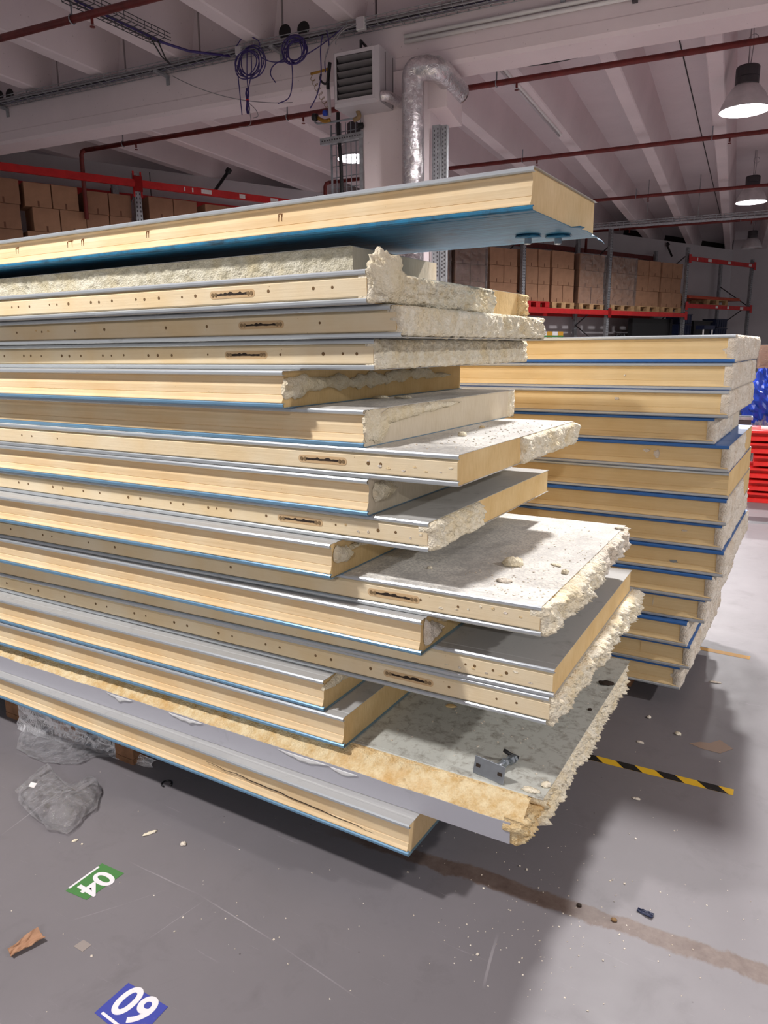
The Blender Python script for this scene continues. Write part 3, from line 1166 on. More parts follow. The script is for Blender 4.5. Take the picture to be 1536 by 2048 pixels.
m.grid(ledge, 520, 12)
m.build('foam_ledge', M['torn_warm'], e18, True)
m = MB()
m.prism([(W18, T), (0.082, T), (0.078, T - 0.002), (0.082, T - 0.0014), (W18, T - 0.0014)], -L18, 0.062, 0, None, 1)
m.box((-L18, 0.092, T - 0.0005), (0.061, 0.098, T + 0.0012))
m.build('top_sheet', M['steel_dirty'], e18)
for k, (a, b, amp, bs, mt) in enumerate(((0.002, 0.13, 0.040, 0.036, 'torn_warm'), (0.09, 0.55, 0.042, 0.052, TN), (0.5, 1.0, 0.042, 0.050, TN))):
    m = torn_patch(a * W18, b * W18, 0.002, T - 0.003 - (0.03 if k == 0 else 0), amp, 40.3 + k * 2.1, base=bs, back=0.02, hang=0.014, coarse=18.0)
    m.build('torn_edge', M[mt], e18, True)

# flaps of torn skin on the trim
for k, (u0, w, zz) in enumerate(((250, 0.14, 0.057), (380, 0.16, 0.058), (610, 0.20, 0.056), (690, 0.10, 0.054))):
    xx = x_of(u0, y, z + 0.05) - x
    m = MB()

    def fl(a, b, xx=xx, w=w, zz=zz, k=k):
        px = xx + w * (a - 0.5)
        h = 0.013 * math.sin(math.pi * min(1, max(0, a))) * (0.6 + 0.5 * nz(px, k, 0, 30.0))
        return (px, -0.0018 - 0.004 * b * abs(nz(px, 0, k, 22.0)), zz + 0.004 - 2.0 * h * b)
    m.grid(fl, 26, 3)
    fo = m.build('peeled_film', M['steel_white'], e18, True)
    so = fo.modifiers.new('thick', 'SOLIDIFY')
    so.thickness = 0.0008

# locks and drill dots on the cream faces
DOTS = {3: ([462], [22, 35, 57, 97, 112, 135, 180, 196, 222, 270, 287, 316, 362, 389, 535, 625, 663]),
        4: ([520], [32, 82, 148, 207, 330, 412, 638]),
        5: ([490], [7, 46, 60, 81, 122, 137, 160, 204, 221, 246, 295, 314, 342, 414, 559, 645, 684, 712]),
        8: ([643], [42, 62, 113, 735, 760]),
        10: ([598], [36, 55, 104, 124, 165, 198, 255, 279, 340, 365, 415, 432, 460, 531, 670, 755, 790]),
        12: ([785], [20, 84, 102, 175, 228, 460, 915, 840]),
        15: ([815], [12, 60, 75, 128, 190, 212, 267, 290, 347, 373, 436, 463, 530, 558, 630, 661, 740, 897, 992, 1032]),
        14: ([], [930, 948, 985, 1012])}
pan = {}
for o in COL.objects:
    if o.name.startswith('sandwich_panel') and o.parent is None:
        pan[o['label']] = o
for i, (locks, dots) in DOTS.items():
    e = pan[lab[i]]
    x, y, z, T, r = FIT[i]
    zc = T * 0.5

    def lx(u):
        xx = x_of(u, y + 0.01, z + DZ + zc)
        for _ in range(4):
            yy = y + (xx - x) * math.tan(math.radians(r))
            xx = x_of(u, yy, z + DZ + zc)
        return (xx - x) / math.cos(math.radians(r))
    for k, u in enumerate(locks):
        cam_lock(e, lx(u), zc, i * 7 + k)
    holes(e, [lx(u) for u in dots], zc + 0.001, i)

# curled lump at the corner of the third panel
e3 = pan[lab[3]]
m = MB()


def lump(a, b):
    th, ph = a * 2 * math.pi, b * math.pi
    d = Vector((math.sin(ph) * math.cos(th) * 0.030, math.sin(ph) * math.sin(th) * 0.075, math.cos(ph) * 0.072))
    k = 1 + 0.35 * fbm(d.x + 5, d.y, d.z, 30.0, 3) + 0.15 * nz(d.x, d.y, d.z, 90.0)
    q = d * k
    q.y *= 1.0 + 0.55 * max(0.0, q.z / 0.07)
    return (0.004 + q.x, 0.085 + q.y, max(0.004, 0.056 + q.z))


m.grid(lump, 48, 32)
m.build('foam_lump', M['bead'], e3, True)

# crack along the lowest panel
m = MB()
e19 = pan[lab[19]]
pts = []
for k in range(26):
    q = -0.78 + 0.66 * k / 25
    pts.append((q, 0.0105, 0.058 - 0.030 * (k / 25) + 0.006 * nz(q, 0, 0, 18.0)))
m.tube(pts, [0.0005 + 0.0011 * math.sin(math.pi * k / 25) for k in range(26)], 5)
m.build('crack', M['dark'], e19)

# second from the top: putty-smeared edge, set back
p2 = Vector((x_of(700, 1.90, 1.858), 1.90, 1.7585 + DZ))
e2 = empty('sandwich_panel', p2, math.radians(0.5))
tag(e2, 'set-back panel second from the top, its edge smeared with sage putty and torn foam', 'foam panel', 'foam panels of the front stack')
T2, L2, W2 = 0.103, 3.4, 0.56
m = MB()
m.box((-L2, 0.012, 0.0016), (0, W2, T2 - 0.0016), 0)
m.build('foam_core', M['cut_pale'], e2)
m = MB()


def pf(a, b):
    xx = -L2 + (L2 + 0.004) * a
    zz = 0.001 + (T2 - 0.002) * b
    d = 0.012 * fbm(xx, zz * 1.4, 7.0, 15.0, 4) + 0.004 * nz(xx, zz, 0, 70.0)
    return (xx, 0.008 - max(d, -0.004), zz)


m.grid(pf, 560, 18)
m.build('putty_smear', M['putty'], e2, True)
m = MB()
m.box((-L2, 0.002, T2 - 0.0014), (0.0, W2, T2))
m.build('top_sheet', M['steel_dim'], e2)
m = MB()
m.box((-L2, 0.002, 0.0), (0.0, W2, 0.0014))
m.build('bottom_sheet', M['steel_dim'], e2)

# top panel, teal film on its underside
p1 = Vector((x_of(1062, 1.85, 1.89), 1.85, 1.862 + DZ + 0.012 + 0.0205))
e1 = panel('sandwich_panel', 'topmost long panel with teal blue underside overhanging the pile, clean beige end', p1, math.radians(0.2), 0.103, 0.56, 4.0, 'groove', Y_, M['cut_top'], S, M['teal_film'], (0, 0.004, 0.004), lips=(SL, M['blue_teal']), seed=3.3)
# film flap and two washers with bolts under it
m = MB()
m.grid(lambda a, b: (0.004 + 0.05 * a * (0.6 + 0.4 * nz(b * 3, 0, 0, 3)), 0.30 + 0.26 * b, -0.001 - 0.02 * a * a * b), 6, 12)
fo = m.build('film_flap', M['teal_film'], e1, True)
fo.modifiers.new('thick', 'SOLIDIFY').thickness = 0.001
for (u, v) in ((1057, 487), (1117, 487)):
    q = at_z(u, v - 8, p1.z - 0.012)
    lx_ = q.x - p1.x
    ly_ = min(q.y - p1.y, 0.53)
    wsh = MB()
    wsh.lathe([(0.0, 0.0), (0.034, 0.0), (0.040, -0.004), (0.036, -0.008), (0.0, -0.009)], 22, 0, Matrix.Translation((lx_, ly_, -0.0005)), False)
    wo = wsh.build('washer', M['teal_film'], e1, True)
    bm2 = MB()
    bm2.lathe([(0.0, -0.009), (0.0115, -0.009), (0.0115, -0.024), (0.009, -0.026), (0.0, -0.026)], 6, 0, Matrix.Translation((lx_, ly_, 0)), False)
    bm2.build('bolt_head', M['zinc'], wo)

# ------------------------------------------------------------------ rear stack
RU = [(1469, 717), (1462, 778), (1455, 830), (1427, 884), (1456, 942), (1455, 988), (1451, 1041), (1442, 1085), (1445, 1136), (1422, 1196), (1408, 1238), (1372, 1290), (1378, 1337), (1358, 1383)]
RY = 3.2
zb = [at_y(u, v, RY).z for (u, v) in RU]
ztop = at_y(1470, 668, RY).z
TR = (ztop - zb[13]) / 14.0
rear_lab = ['white-topped panel on top of the rear stack, torn end at right',
            'second panel from the top of the rear stack, pitted grey end',
            'third panel from the top of the rear stack, end cut at a slant',
            'short panel fourth from the top of the rear stack, blue sheet showing above it',
            'fifth panel of the rear stack, broad blue top at its end, broken clip mark',
            'sixth panel from the top of the rear stack, pale steel lip above',
            'seventh panel of the rear stack with a blue strip of top sheet showing',
            'eighth panel of the rear stack, face stained dark ochre near its end',
            'ninth panel of the rear stack with a grey scuff on its face',
            'tenth panel of the rear stack under a wide strip of bright blue sheet',
            'eleventh panel of the rear stack with a pale upright seam on its face',
            'short panel third from the bottom of the rear stack, wide blue top strip',
            'second lowest panel of the rear stack, blue sheet uncovered at its end',
            'lowest panel of the rear stack, chipped at the end']
rear_objs = []
for k in range(14):
    u, v = RU[k]
    z = zb[13] + TR * (13 - k)
    jig = (0.0, 0.004, -0.004, 0.012, 0.0, 0.01, -0.006, 0.004, -0.01, -0.018, 0.006, -0.02, 0.0, 0.012)[k]
    y = RY + jig
    xx = x_of(u, y, z)
    W = 0.92 - jig
    cut = k in (5,)
    topm = M['steel_white'] if k == 0 else M['blue_rear']
    botm = M['blue_rear'] if k == 0 else M['steel']
    e = panel('sandwich_panel', rear_lab[k], (xx, y, z), math.radians(0.3), TR - 0.0012, W, 2.9 + 0.05 * (k % 3), 'groove', M['foam_rear'], TAN if k in (4, 5, 6) else M['cut_pale'], topm, botm,
              (0, -0.004, 0.0), torn=[] if cut else [(0, 1.0 if k not in (3, 4, 6) else 0.62, 0.018, 'torn_white', dict(base=0.002, step=0.009, hang=0.0015))],
              group='foam panels of the rear stack', lips=(M['steel_lip'] if k in (0, 1, 2, 5) else M['blue_rear'], M['blue_rear'] if k == 0 else M['steel_lip']), seed=70 + k * 2.3)
    rear_objs.append((e, xx, y, z))
REAR_BOTTOM = zb[13]


def face_blob(e, lx, lz, sx, sz, th, mat, name, y=0.0135, seed=1.0, n=22):
    """thin irregular patch standing on the front face"""
    m = MB()
    pts = []
    for k in range(n):
        a = 2 * math.pi * k / n
        r = 0.75 + 0.5 * nz(math.cos(a) * 1.5 + seed, math.sin(a) * 1.5, seed)
        pts.append((lx + sx * r * math.cos(a), lz + sz * r * math.sin(a)))
    base = len(m.v)
    for (px, pz) in pts:
        m.v.append((px, y + 0.002, pz))
    for (px, pz) in pts:
        m.v.append((lx + (px - lx) * 0.85, y - th, lz + (pz - lz) * 0.85))
    for k in range(n):
        a, b = base + k, base + (k + 1) % n
        m.f.append((a, b, b + n, a + n))
        m.m.append(0)
    m.f.append(tuple(range(base + n, base + 2 * n)))
    m.m.append(0)
    return m.build(name, M[mat], e)


for (k, u, dz, sx, sz, mat, nm) in ((4, 1312, 0.058, 0.020, 0.020, 'torn_white', 'clip_mark'), (4, 1290, 0.070, 0.018, 0.010, 'torn_white', 'chip'), (2, 1232, 0.068, 0.016, 0.007, 'torn_white', 'chip'),
                                   (8, 1345, 0.040, 0.026, 0.009, 'zinc', 'scuff'), (1, 1248, 0.055, 0.008, 0.004, 'torn_white', 'chip'), (0, 1455, 0.046, 0.022, 0.016, 'torn_white', 'chip'),
                                   (13, 1345, 0.058, 0.016, 0.014, 'torn_white', 'chip'), (10, 1305, 0.060, 0.002, 0.026, 'cut_pale', 'seam'), (12, 1280, 0.058, 0.0025, 0.028, 'cut_tan', 'seam'), (7, 1367, 0.066, 0.016, 0.006, 'torn_white', 'chip')):
    e, xx, yy, zz = rear_objs[k]
    face_blob(e, x_of(u, yy, zz + dz) - xx, dz, sx, sz, 0.003, mat, nm, 0.0150, k * 1.7 + u)
# rust stains and drips on the topmost panel
for (u, v, sx, sz) in ((30, 488, 0.014, 0.005), (135, 473, 0.026, 0.004), (160, 470, 0.010, 0.004), (290, 450, 0.010, 0.003), (555, 413, 0.012, 0.003)):
    xl = x_of(u, p1.y, p1.z + 0.075) - p1.x
    face_blob(e1, xl, 0.070, sx, sz, 0.0006, 'rust', 'rust_stain', 0.0172, u * 0.37)
    for j in range(2):
        q = xl + (j - 0.5) * sx
        m = MB()
        m.box((q - 0.0004, 0.0133, 0.048), (q + 0.0004, 0.0165, 0.068))
        m.build('rust_drip', M['rust'], e1)
# chipped spots on the cream faces
rng = random.Random(77)
for i, spots in ((8, [735, 758, 775, 805, 828, 850, 880, 900]), (12, [880, 912, 935, 960, 985, 1010, 1040]), (14, [892, 918, 945, 972, 1000, 1030, 1060]), (10, [690, 715, 735, 820, 840]), (4, [70, 95, 150, 200, 410])):
    e = pan[lab[i]]
    x, y, z, T, r = FIT[i]
    for u in spots:
        dz = T * rng.uniform(0.35, 0.65)
        xx = x_of(u, y, z + DZ + dz)
        xx = x_of(u, y + (xx - x) * math.tan(math.radians(r)), z + DZ + dz)
        face_blob(e, (xx - x), dz, rng.uniform(0.004, 0.011), rng.uniform(0.0025, 0.006), 0.0012, rng.choice(['torn_white', 'torn_warm', 'torn']), 'chip', 0.0035, u * 0.3, 12)

# ------------------------------------------------------------------ pallets
def pallet(loc, rz, label, mat, group, name='wooden_pallet', lx=1.2, ly=0.8, detail=True):
    """flat pallet: lx along local x; origin at centre on the ground"""
    e = empty(name, loc, rz)
    tag(e, label, 'pallet', group)
    deck = None
    wds = (0.145, 0.10, 0.145, 0.10, 0.145)
    gap = (ly - sum(wds)) / 4.0
    yy = -ly / 2
    for k, w in enumerate(wds):
        m = MB()
        m.box((-lx / 2, yy, 0.122), (lx / 2, yy + w, 0.144))
        m.build('deck_board', mat, e)
        yy += w + gap
    for q in (-lx / 2 + 0.0725, 0, lx / 2 - 0.0725):
        m = MB()
        m.box((q - 0.0725, -ly / 2, 0.1), (q + 0.0725, ly / 2, 0.1215))
        m.build('cross_board', mat, e)
    for yq, w in ((-ly / 2 + 0.05, 0.1), (0, 0.145), (ly / 2 - 0.05, 0.1)):
        m = MB()
        m.box((-lx / 2, yq - w / 2, 0.0), (lx / 2, yq + w / 2, 0.0215))
        m.build('bottom_board', mat, e)
        for q in (-lx / 2 + 0.0725, 0, lx / 2 - 0.0725):
            m = MB()
            m.box((q - 0.0725, yq - w / 2, 0.022), (q + 0.0725, yq + w / 2, 0.0995))
            m.build('block', mat, e, bevel=0.003)
    return e


# front stack stands on two pallets set back under it
b1 = at_z(250, 1527, 0)
pallet((b1.x - 0.4 + 0.03, b1.y + 0.6, 0), math.radians(90 + 1.0), 'old brown pallet under the front stack, its worn blocks showing above crumpled film', M['wood_old'], 'pallets under the front stack')
pallet((b1.x - 0.4 - 1.15, b1.y + 0.62, 0), math.radians(90 - 0.6), 'old brown pallet at far left under the front stack, almost in the dark', M['wood_old'], 'pallets under the front stack')
for k, xx in enumerate((-1.05, -2.35)):
    m = MB()
    for j in range(3):
        m.box((xx - 0.5, RY + 0.12 + j * 0.36, 0.001), (xx + 0.36, RY + 0.12 + j * 0.36 + 0.08, REAR_BOTTOM - 0.001))
    o = m.build('timber_bearer', M['wood_old'])
    tag(o, ('timber bearers in the dark under the right part of the rear stack', 'timber bearers in the dark under the left part of the rear stack')[k], 'bearer', 'bearers under the rear stack')

# ------------------------------------------------------------------ small things on panels and floor
def chunk(u, v, z, size, label, mat='torn', flat=0.5, seed=1, stretch=1.0, rz=0.0, name='foam_chunk', cat='foam chunk', group=None):
    p = at_z(u, v, z)
    m = MB()

    def f(a, b):
        th, ph = a * 2 * math.pi, b * math.pi
        d = Vector((math.sin(ph) * math.cos(th), math.sin(ph) * math.sin(th), math.cos(ph)))
        k = 1 + 0.55 * fbm(d.x + seed, d.y, d.z, 2.2, 3) + 0.2 * nz(d.x + seed, d.y, d.z, 9.0)
        q = d * k
        return (q.x * size * stretch, q.y * size, max(-0.45 * size * flat, q.z * size * flat))
    m.grid(f, 18, 12)
    o = m.build(name, M[mat], None, True)
    o.location = (p.x, p.y, z + 0.45 * size * flat + 0.0006)
    o.rotation_euler = (0, 0, rz)
    tag(o, label, cat, group)
    return o


z12 = FIT[12][2] + FIT[12][3] + DZ - 0.0012
z18 = FIT[18][2] + FIT[18][3] + DZ - 0.0012
z8 = FIT[8][2] + FIT[8][3] + DZ - 0.0012
z7 = FIT[7][2] + FIT[7][3] + DZ - 0.0012
chunk(1026, 1130, z12, 0.024, 'largest cream foam chunk lying on the wide dusty panel', 'bead', 0.6, 1, 1.3, 0.6)
chunk(1130, 1147, z12, 0.010, 'small round honey foam crumb near the ragged edge of the dusty panel', 'bead', 0.8, 2)
chunk(1112, 1131, z12, 0.009, 'thin foam sliver beside the ragged edge of the dusty panel', 'bead', 0.3, 3, 2.2, -0.5)
chunk(1008, 1163, z12, 0.015, 'flat pale foam flake near the front lip of the dusty panel', 'torn_white', 0.35, 4, 1.5)
chunk(860, 1137, z12, 0.008, 'tiny foam crumb in the shade on the wide dusty panel', 'torn', 0.6, 5)
chunk(1240, 1058, z12, 0.012, 'pale foam flake at the back corner of the dusty panel', 'torn_white', 0.4, 6, 1.5, 0.4)
chunk(924, 872, z8, 0.013, 'cream foam crumb on the panel powdered white with dust', 'bead', 0.7, 7)
chunk(964, 856, z8, 0.009, 'brownish foam crumb at the shade line of the white-powdered panel', 'torn_warm', 0.6, 8)
chunk(762, 797, z7, 0.016, 'flattened foam scrap on top of the smooth-ended panel, left one', 'bead', 0.4, 9, 1.8, 0.2)
chunk(806, 797, z7, 0.015, 'flattened foam scrap on top of the smooth-ended panel, right one', 'bead', 0.4, 10, 2.0, 0.1)
chunk(1062, 1582, z18, 0.012, 'oblong foam crumb beside the loose bracket on the grimy sheet', 'torn', 0.5, 11, 2.0, 0.1)
chunk(1092, 1572, z18, 0.012, 'foam crumb at the torn edge of the grimy sheet', 'torn', 0.7, 12, 1.2, 0.9)
chunk(1180, 1420, z18, 0.007, 'small dark clot of dirt on the grimy sheet', 'dark', 0.5, 13)
chunk(902, 1413, z18, 0.013, 'tan foam flake in the shade of the grimy sheet', 'cut_tan', 0.25, 14, 1.4, 0.3)
chunk(1213, 1368, z18, 0.018, 'largest dark dirt clot on the grimy sheet under the ragged panel', 'dark', 0.3, 15, 1.5, 0.4)

# loose threaded bracket on the grimy sheet
pb = at_z(978, 1556, z18)
br = empty('threaded_bracket', (pb.x, pb.y, z18 + 0.001), math.radians(-10))
br.scale = (1.2, 1.25, 1.2)
tag(br, 'zinc threaded bracket with a slotted plate lying on the grimy sheet', 'bracket')
MP = Matrix.Translation((0, 0, 0.021)) @ Matrix.Rotation(math.radians(-14), 4, 'X')
m = MB()
m.box((-0.042, -0.0015, -0.021), (0.042, 0.0015, 0.021), 0, MP)
m.build('plate', M['zinc'], br, bevel=0.001)
for q in (-0.03, 0.03):
    m = MB()
    m.box((q - 0.006, -0.0022, -0.004), (q + 0.006, -0.0014, 0.004), 0, MP)
    m.build('slot', M['dark'], br)
m = MB()
m.tube([(0.0, 0.002, 0.022), (0.01, 0.085, 0.012)], 0.0058, 10)
m.build('threaded_rod', M['zinc'], br, True)
for q, rr in ((0.055, 0.011), (0.076, 0.012), (0.088, 0.011)):
    m = MB()
    c0 = Vector((0.0 + 0.01 * q / 0.085, q, 0.022 - 0.01 * q / 0.085))
    m.lathe([(0.0, -0.004), (rr, -0.004), (rr, 0.004), (0.0, 0.004)], 6, 0, Matrix.Translation(c0) @ Matrix.Rotation(math.radians(90), 4, 'X'), False)
    m.build('hex_nut', M['zinc'], br)
m = MB()
m.tube([(-0.012, 0.080, 0.030), (0.0, 0.088, 0.020), (0.018, 0.098, 0.012)], 0.005, 8)
m.build('rubber_sleeve', M['black'], br, True)


# floor numbers
def decal(quad, label, mat, digits, txt_c, size, up_dir, bar):
    P = [at_z(u, v, 0) for (u, v) in quad]
    ctr = sum(P, Vector()) / 4
    e = empty('floor_number', (ctr.x, ctr.y, 0))
    tag(e, label, 'floor marking', 'number stickers on the floor')
    m = MB()
    m.slab([(p.x - ctr.x, p.y - ctr.y, 0.0004) for p in P], 0.0005)
    m.build('backing', mat, e)
    a, b = at_z(*up_dir[0], 0), at_z(*up_dir[1], 0)      # baseline start -> end
    ang = math.atan2(b.y - a.y, b.x - a.x)
    t = at_z(*txt_c, 0)
    MM = Matrix.Translation((t.x - ctr.x, t.y - ctr.y, 0.0013)) @ Matrix.Rotation(ang, 4, 'Z') @ Matrix.Diagonal((0.92, 1.0, 1.0, 1.0))
    text_mesh('digits', digits, size, M['vinyl_white'], e, MM, 0.0003, size * 0.022)
    m = MB()
    p, q = at_z(*bar[0], 0), at_z(*bar[1], 0)
    d = (q - p).normalized()
    n = Vector((-d.y, d.x, 0)) * bar[2]
    m.slab([(p.x - ctr.x - n.x, p.y - ctr.y - n.y, 0.001), (q.x - ctr.x - n.x, q.y - ctr.y - n.y, 0.001), (q.x - ctr.x + n.x, q.y - ctr.y + n.y, 0.001), (p.x - ctr.x + n.x, p.y - ctr.y + n.y, 0.001)], 0.0005)
    m.build('underline', M['vinyl_white'], e)
    return e


decal([(131, 1782), (173, 1800), (248, 1747), (204, 1727)], 'worn green floor sticker with white number 04', M['vinyl_green'], '04', (192, 1767), 0.105, ((234, 1742), (180, 1780)), ((198, 1734), (138, 1777), 0.0035))
decal([(257, 1966), (189, 2026), (266, 2090), (336, 2014)], 'blue floor sticker with white number 09 at the bottom edge', M['vinyl_blue'], '09', (267, 2015), 0.115, ((239, 2004), (292, 2040)), ((204, 2026), (250, 2062), 0.0035))


# striped tape
def tape(c0, c1, halfw, label, base, stripe=None, n=0, name='floor_tape'):
    a, b = at_z(*c0, 0), at_z(*c1, 0)
    L = (b - a).length
    ang = math.atan2(b.y - a.y, b.x - a.x)
    e = empty(name, (a.x, a.y, 0), ang)
    tag(e, label, 'floor tape')
    m = MB()
    m.slab([(0, -halfw, 0.0003), (L, -halfw, 0.0003), (L, halfw, 0.0003), (0, halfw, 0.0003)], 0.0004)
    m.build('tape_strip', base, e)
    for k in range(n):
        s = L * (k + 0.15) / n
        w = L / n * 0.48
        sh = 2 * halfw * 0.95
        m = MB()
        m.slab([(min(s + sh, L), -halfw, 0.0008), (min(s + sh + w, L), -halfw, 0.0008), (min(s + w, L), halfw, 0.0008), (s, halfw, 0.0008)], 0.0003)
        m.build('black_stripe', stripe, e)
    return e


tape((1000, 1470), (1467, 1585), 0.020, 'yellow and black striped tape on the floor right of the front stack', M['tape_yellow'], M['tape_black'], 6)
tape((1350, 1287), (1500, 1316), 0.022, 'plain ochre tape strip on the floor beside the rear stack', M['tape_ochre'])


def scrap(quad, label, mat, name, h=0.0006):
    P = [at_z(u, v, 0) for (u, v) in quad]
    ctr = sum(P, Vector()) / len(P)
    m = MB()
    m.slab([(p.x - ctr.x, p.y - ctr.y, 0.0003) for p in P], h)
    o = m.build(name, mat)
    o.location = (ctr.x, ctr.y, 0)
    tag(o, label, 'scrap')
    return o


scrap([(147, 1893), (165, 1904), (183, 1890), (167, 1880)], 'dull square of packing tape stuck on the floor left', M['tape_clear'], 'tape_patch')
scrap([(1378, 1487), (1405, 1498), (1440, 1507), (1466, 1498), (1440, 1480), (1420, 1486), (1400, 1484)], 'tan torn tape remnant on the floor above the striped tape', M['tape_tan'], 'tape_remnant')


def bent(u, v, label, mat, size, name, cat='scrap', rz=0.0, curl=0.6, seed=1, asp=0.45):
    """bent, folded scrap of card or plastic"""
    p = at_z(u, v, 0)
    m = MB()

    def f(a, b):
        x = (a - 0.5) * size * 2
        y = (b - 0.5) * size * 2 * asp * (0.55 + 0.45 * a) + 0.10 * size * nz(a * 3 + seed, b * 3, 0, 1.6)
        z = curl * size * (abs(b - 0.42) ** 1.3) * 0.9 + 0.10 * size * (nz(a * 4 + seed, b * 3, 2, 1.3) + 0.6) + 0.12 * size * a * a
        return (x + 0.06 * size * nz(b * 5 + seed, 1, 0, 2.0), y, max(0.0006, z))
    m.grid(f, 18, 12)
    o = m.build(name, mat, None, False)
    so = o.modifiers.new('thick', 'SOLIDIFY')
    so.thickness = 0.0022
    so.offset = 1
    o.location = (p.x, p.y, 0.0004)
    o.rotation_euler = (0, 0, rz)
    tag(o, label, cat)
    return o


pa, pb2 = at_z(25, 1905, 0), at_z(85, 1870, 0)
bent(53, 1893, 'folded scrap of brown cardboard on the floor at lower left', M['carton'], 0.042, 'cardboard_scrap', rz=math.atan2((pb2 - pa).y, (pb2 - pa).x), curl=0.75, asp=0.5)
bent(1290, 1828, 'navy blue plastic clip lying on the sunlit floor at right'.replace('sunlit ', 'pale '), M['navy'], 0.022, 'plastic_clip', rz=math.radians(-8), curl=0.5, seed=4, asp=0.4)
chunk(300, 1667, 0, 0.007, 'thin cream foam splinter on the floor right of the plastic bag', 'torn', 0.5, 21, 3.4, 1.15, 'foam_splinter', 'foam chunk')
chunk(367, 1690, 0, 0.009, 'small grey white foam lump on the floor above the green number', 'torn_white', 0.8, 22)
chunk(150, 1682, 0, 0.005, 'tiny foam splinter just below the plastic bag', 'torn', 0.6, 23, 2.0, 1.2, 'foam_splinter', 'foam chunk')
chunk(1298, 1436, 0, 0.009, 'white foam crumb on the floor behind the grimy panel corner', 'torn_white', 0.8, 24)
chunk(1356, 1469, 0, 0.010, 'cream foam crumb beside the tan tape remnant', 'torn', 0.7, 25, 1.2)
chunk(1280, 1485, 0, 0.009, 'flat foam flake on the floor left of the tan tape remnant', 'torn_white', 0.3, 26, 1.6)
chunk(1273, 1598, 0, 0.007, 'pale foam splinter on the floor below the striped tape', 'torn_white', 0.4, 27, 2.2, 0.1, 'foam_splinter', 'foam chunk')
chunk(955, 1910, 0, 0.004, 'white foam crumb at the foot of the long pale scratch', 'torn_white', 0.8, 28)
chunk(1158, 1812, 0, 0.006, 'dark pebble on the brown dirt band, left one', 'dark', 0.7, 29, 1.2, 0.2, 'pebble', 'pebble')
chunk(1228, 1841, 0, 0.007, 'brown pebble on the dirt band below the navy clip', 'hole', 0.6, 30, 1.2, 0.2, 'pebble', 'pebble')
chunk(1430, 1365, 0, 0.010, 'long foam sliver by the end of the rear stack', 'torn_white', 0.3, 31, 2.5, 0.2, 'foam_splinter', 'foam chunk')
# black zip tie ring
pz = at_z(333, 1569, 0)
m = MB()
m.tube([(0.018 * math.cos(a * 0.36), 0.018 * math.sin(a * 0.36), 0.004) for a in range(15)], 0.0028, 6)
m.tube([(0.018, 0.0, 0.004), (0.024, 0.004, 0.005)], 0.005, 6)
zo = m.build('cable_tie', M['black'], None, True)
zo.location = (pz.x, pz.y, 0.0)
tag(zo, 'curled black cable tie on the floor below the pallets', 'cable tie')

# crumb dust: too small and many to count
rng = random.Random(5)
m = MB()
for k in range(260):
    if k < 150:
        u, v = rng.gauss(1090, 170), rng.gauss(1830, 90)
    else:
        u, v = rng.uniform(20, 1520), rng.uniform(1500, 2046)
    if v < 1400 or v > 2047 or not (0 < u < 1536):
        continue
    p = at_z(u, v, 0)
    s = rng.uniform(0.0005, 0.0018) * (1.0 if rng.random() > 0.1 else 1.6)
    a = rng.random() * 6.28
    MM = Matrix.Translation((p.x, p.y, s * 0.4)) @ Matrix.Rotation(a, 4, 'Z') @ Matrix.Rotation(rng.random(), 4, 'X')
    m.box((-s * rng.uniform(0.6, 1.6), -s, -s * 0.4), (s * rng.uniform(0.6, 1.6), s, s * 0.5), 0, MM)
o = m.build('foam_crumbs', M['torn_white'])
tag(o, 'tiny white foam crumbs scattered over the floor', 'crumbs', None, 'stuff')
m = MB()
for k in range(560):
    which = rng.random()
    if which < 0.55:
        zz = z12
        u, v = rng.uniform(930, 1260), rng.uniform(1050, 1200)
        p = at_z(u, v, zz)
        if not (-0.88 < p.x < -0.60 and 1.72 < p.y < 2.62):
            continue
    elif which < 0.8:
        zz = z8
        p = Vector((rng.uniform(-1.02, -0.82), rng.uniform(1.72, 2.58), zz))
    else:
        zz = z18
        p = Vector((rng.uniform(-1.1, -0.60), rng.uniform(1.78, 2.6), zz))
    s = rng.uniform(0.0006, 0.0022)
    MM = Matrix.Translation((p.x, p.y, zz + s * 0.5)) @ Matrix.Rotation(rng.random() * 6, 4, 'Z')
    m.box((-s * 1.2, -s, -s * 0.4), (s * 1.2, s, s * 0.5), 0, MM)
o = m.build('foam_dust', M['torn_white'])
tag(o, 'loose foam dust and grains lying on the open panel tops', 'crumbs', None, 'stuff')


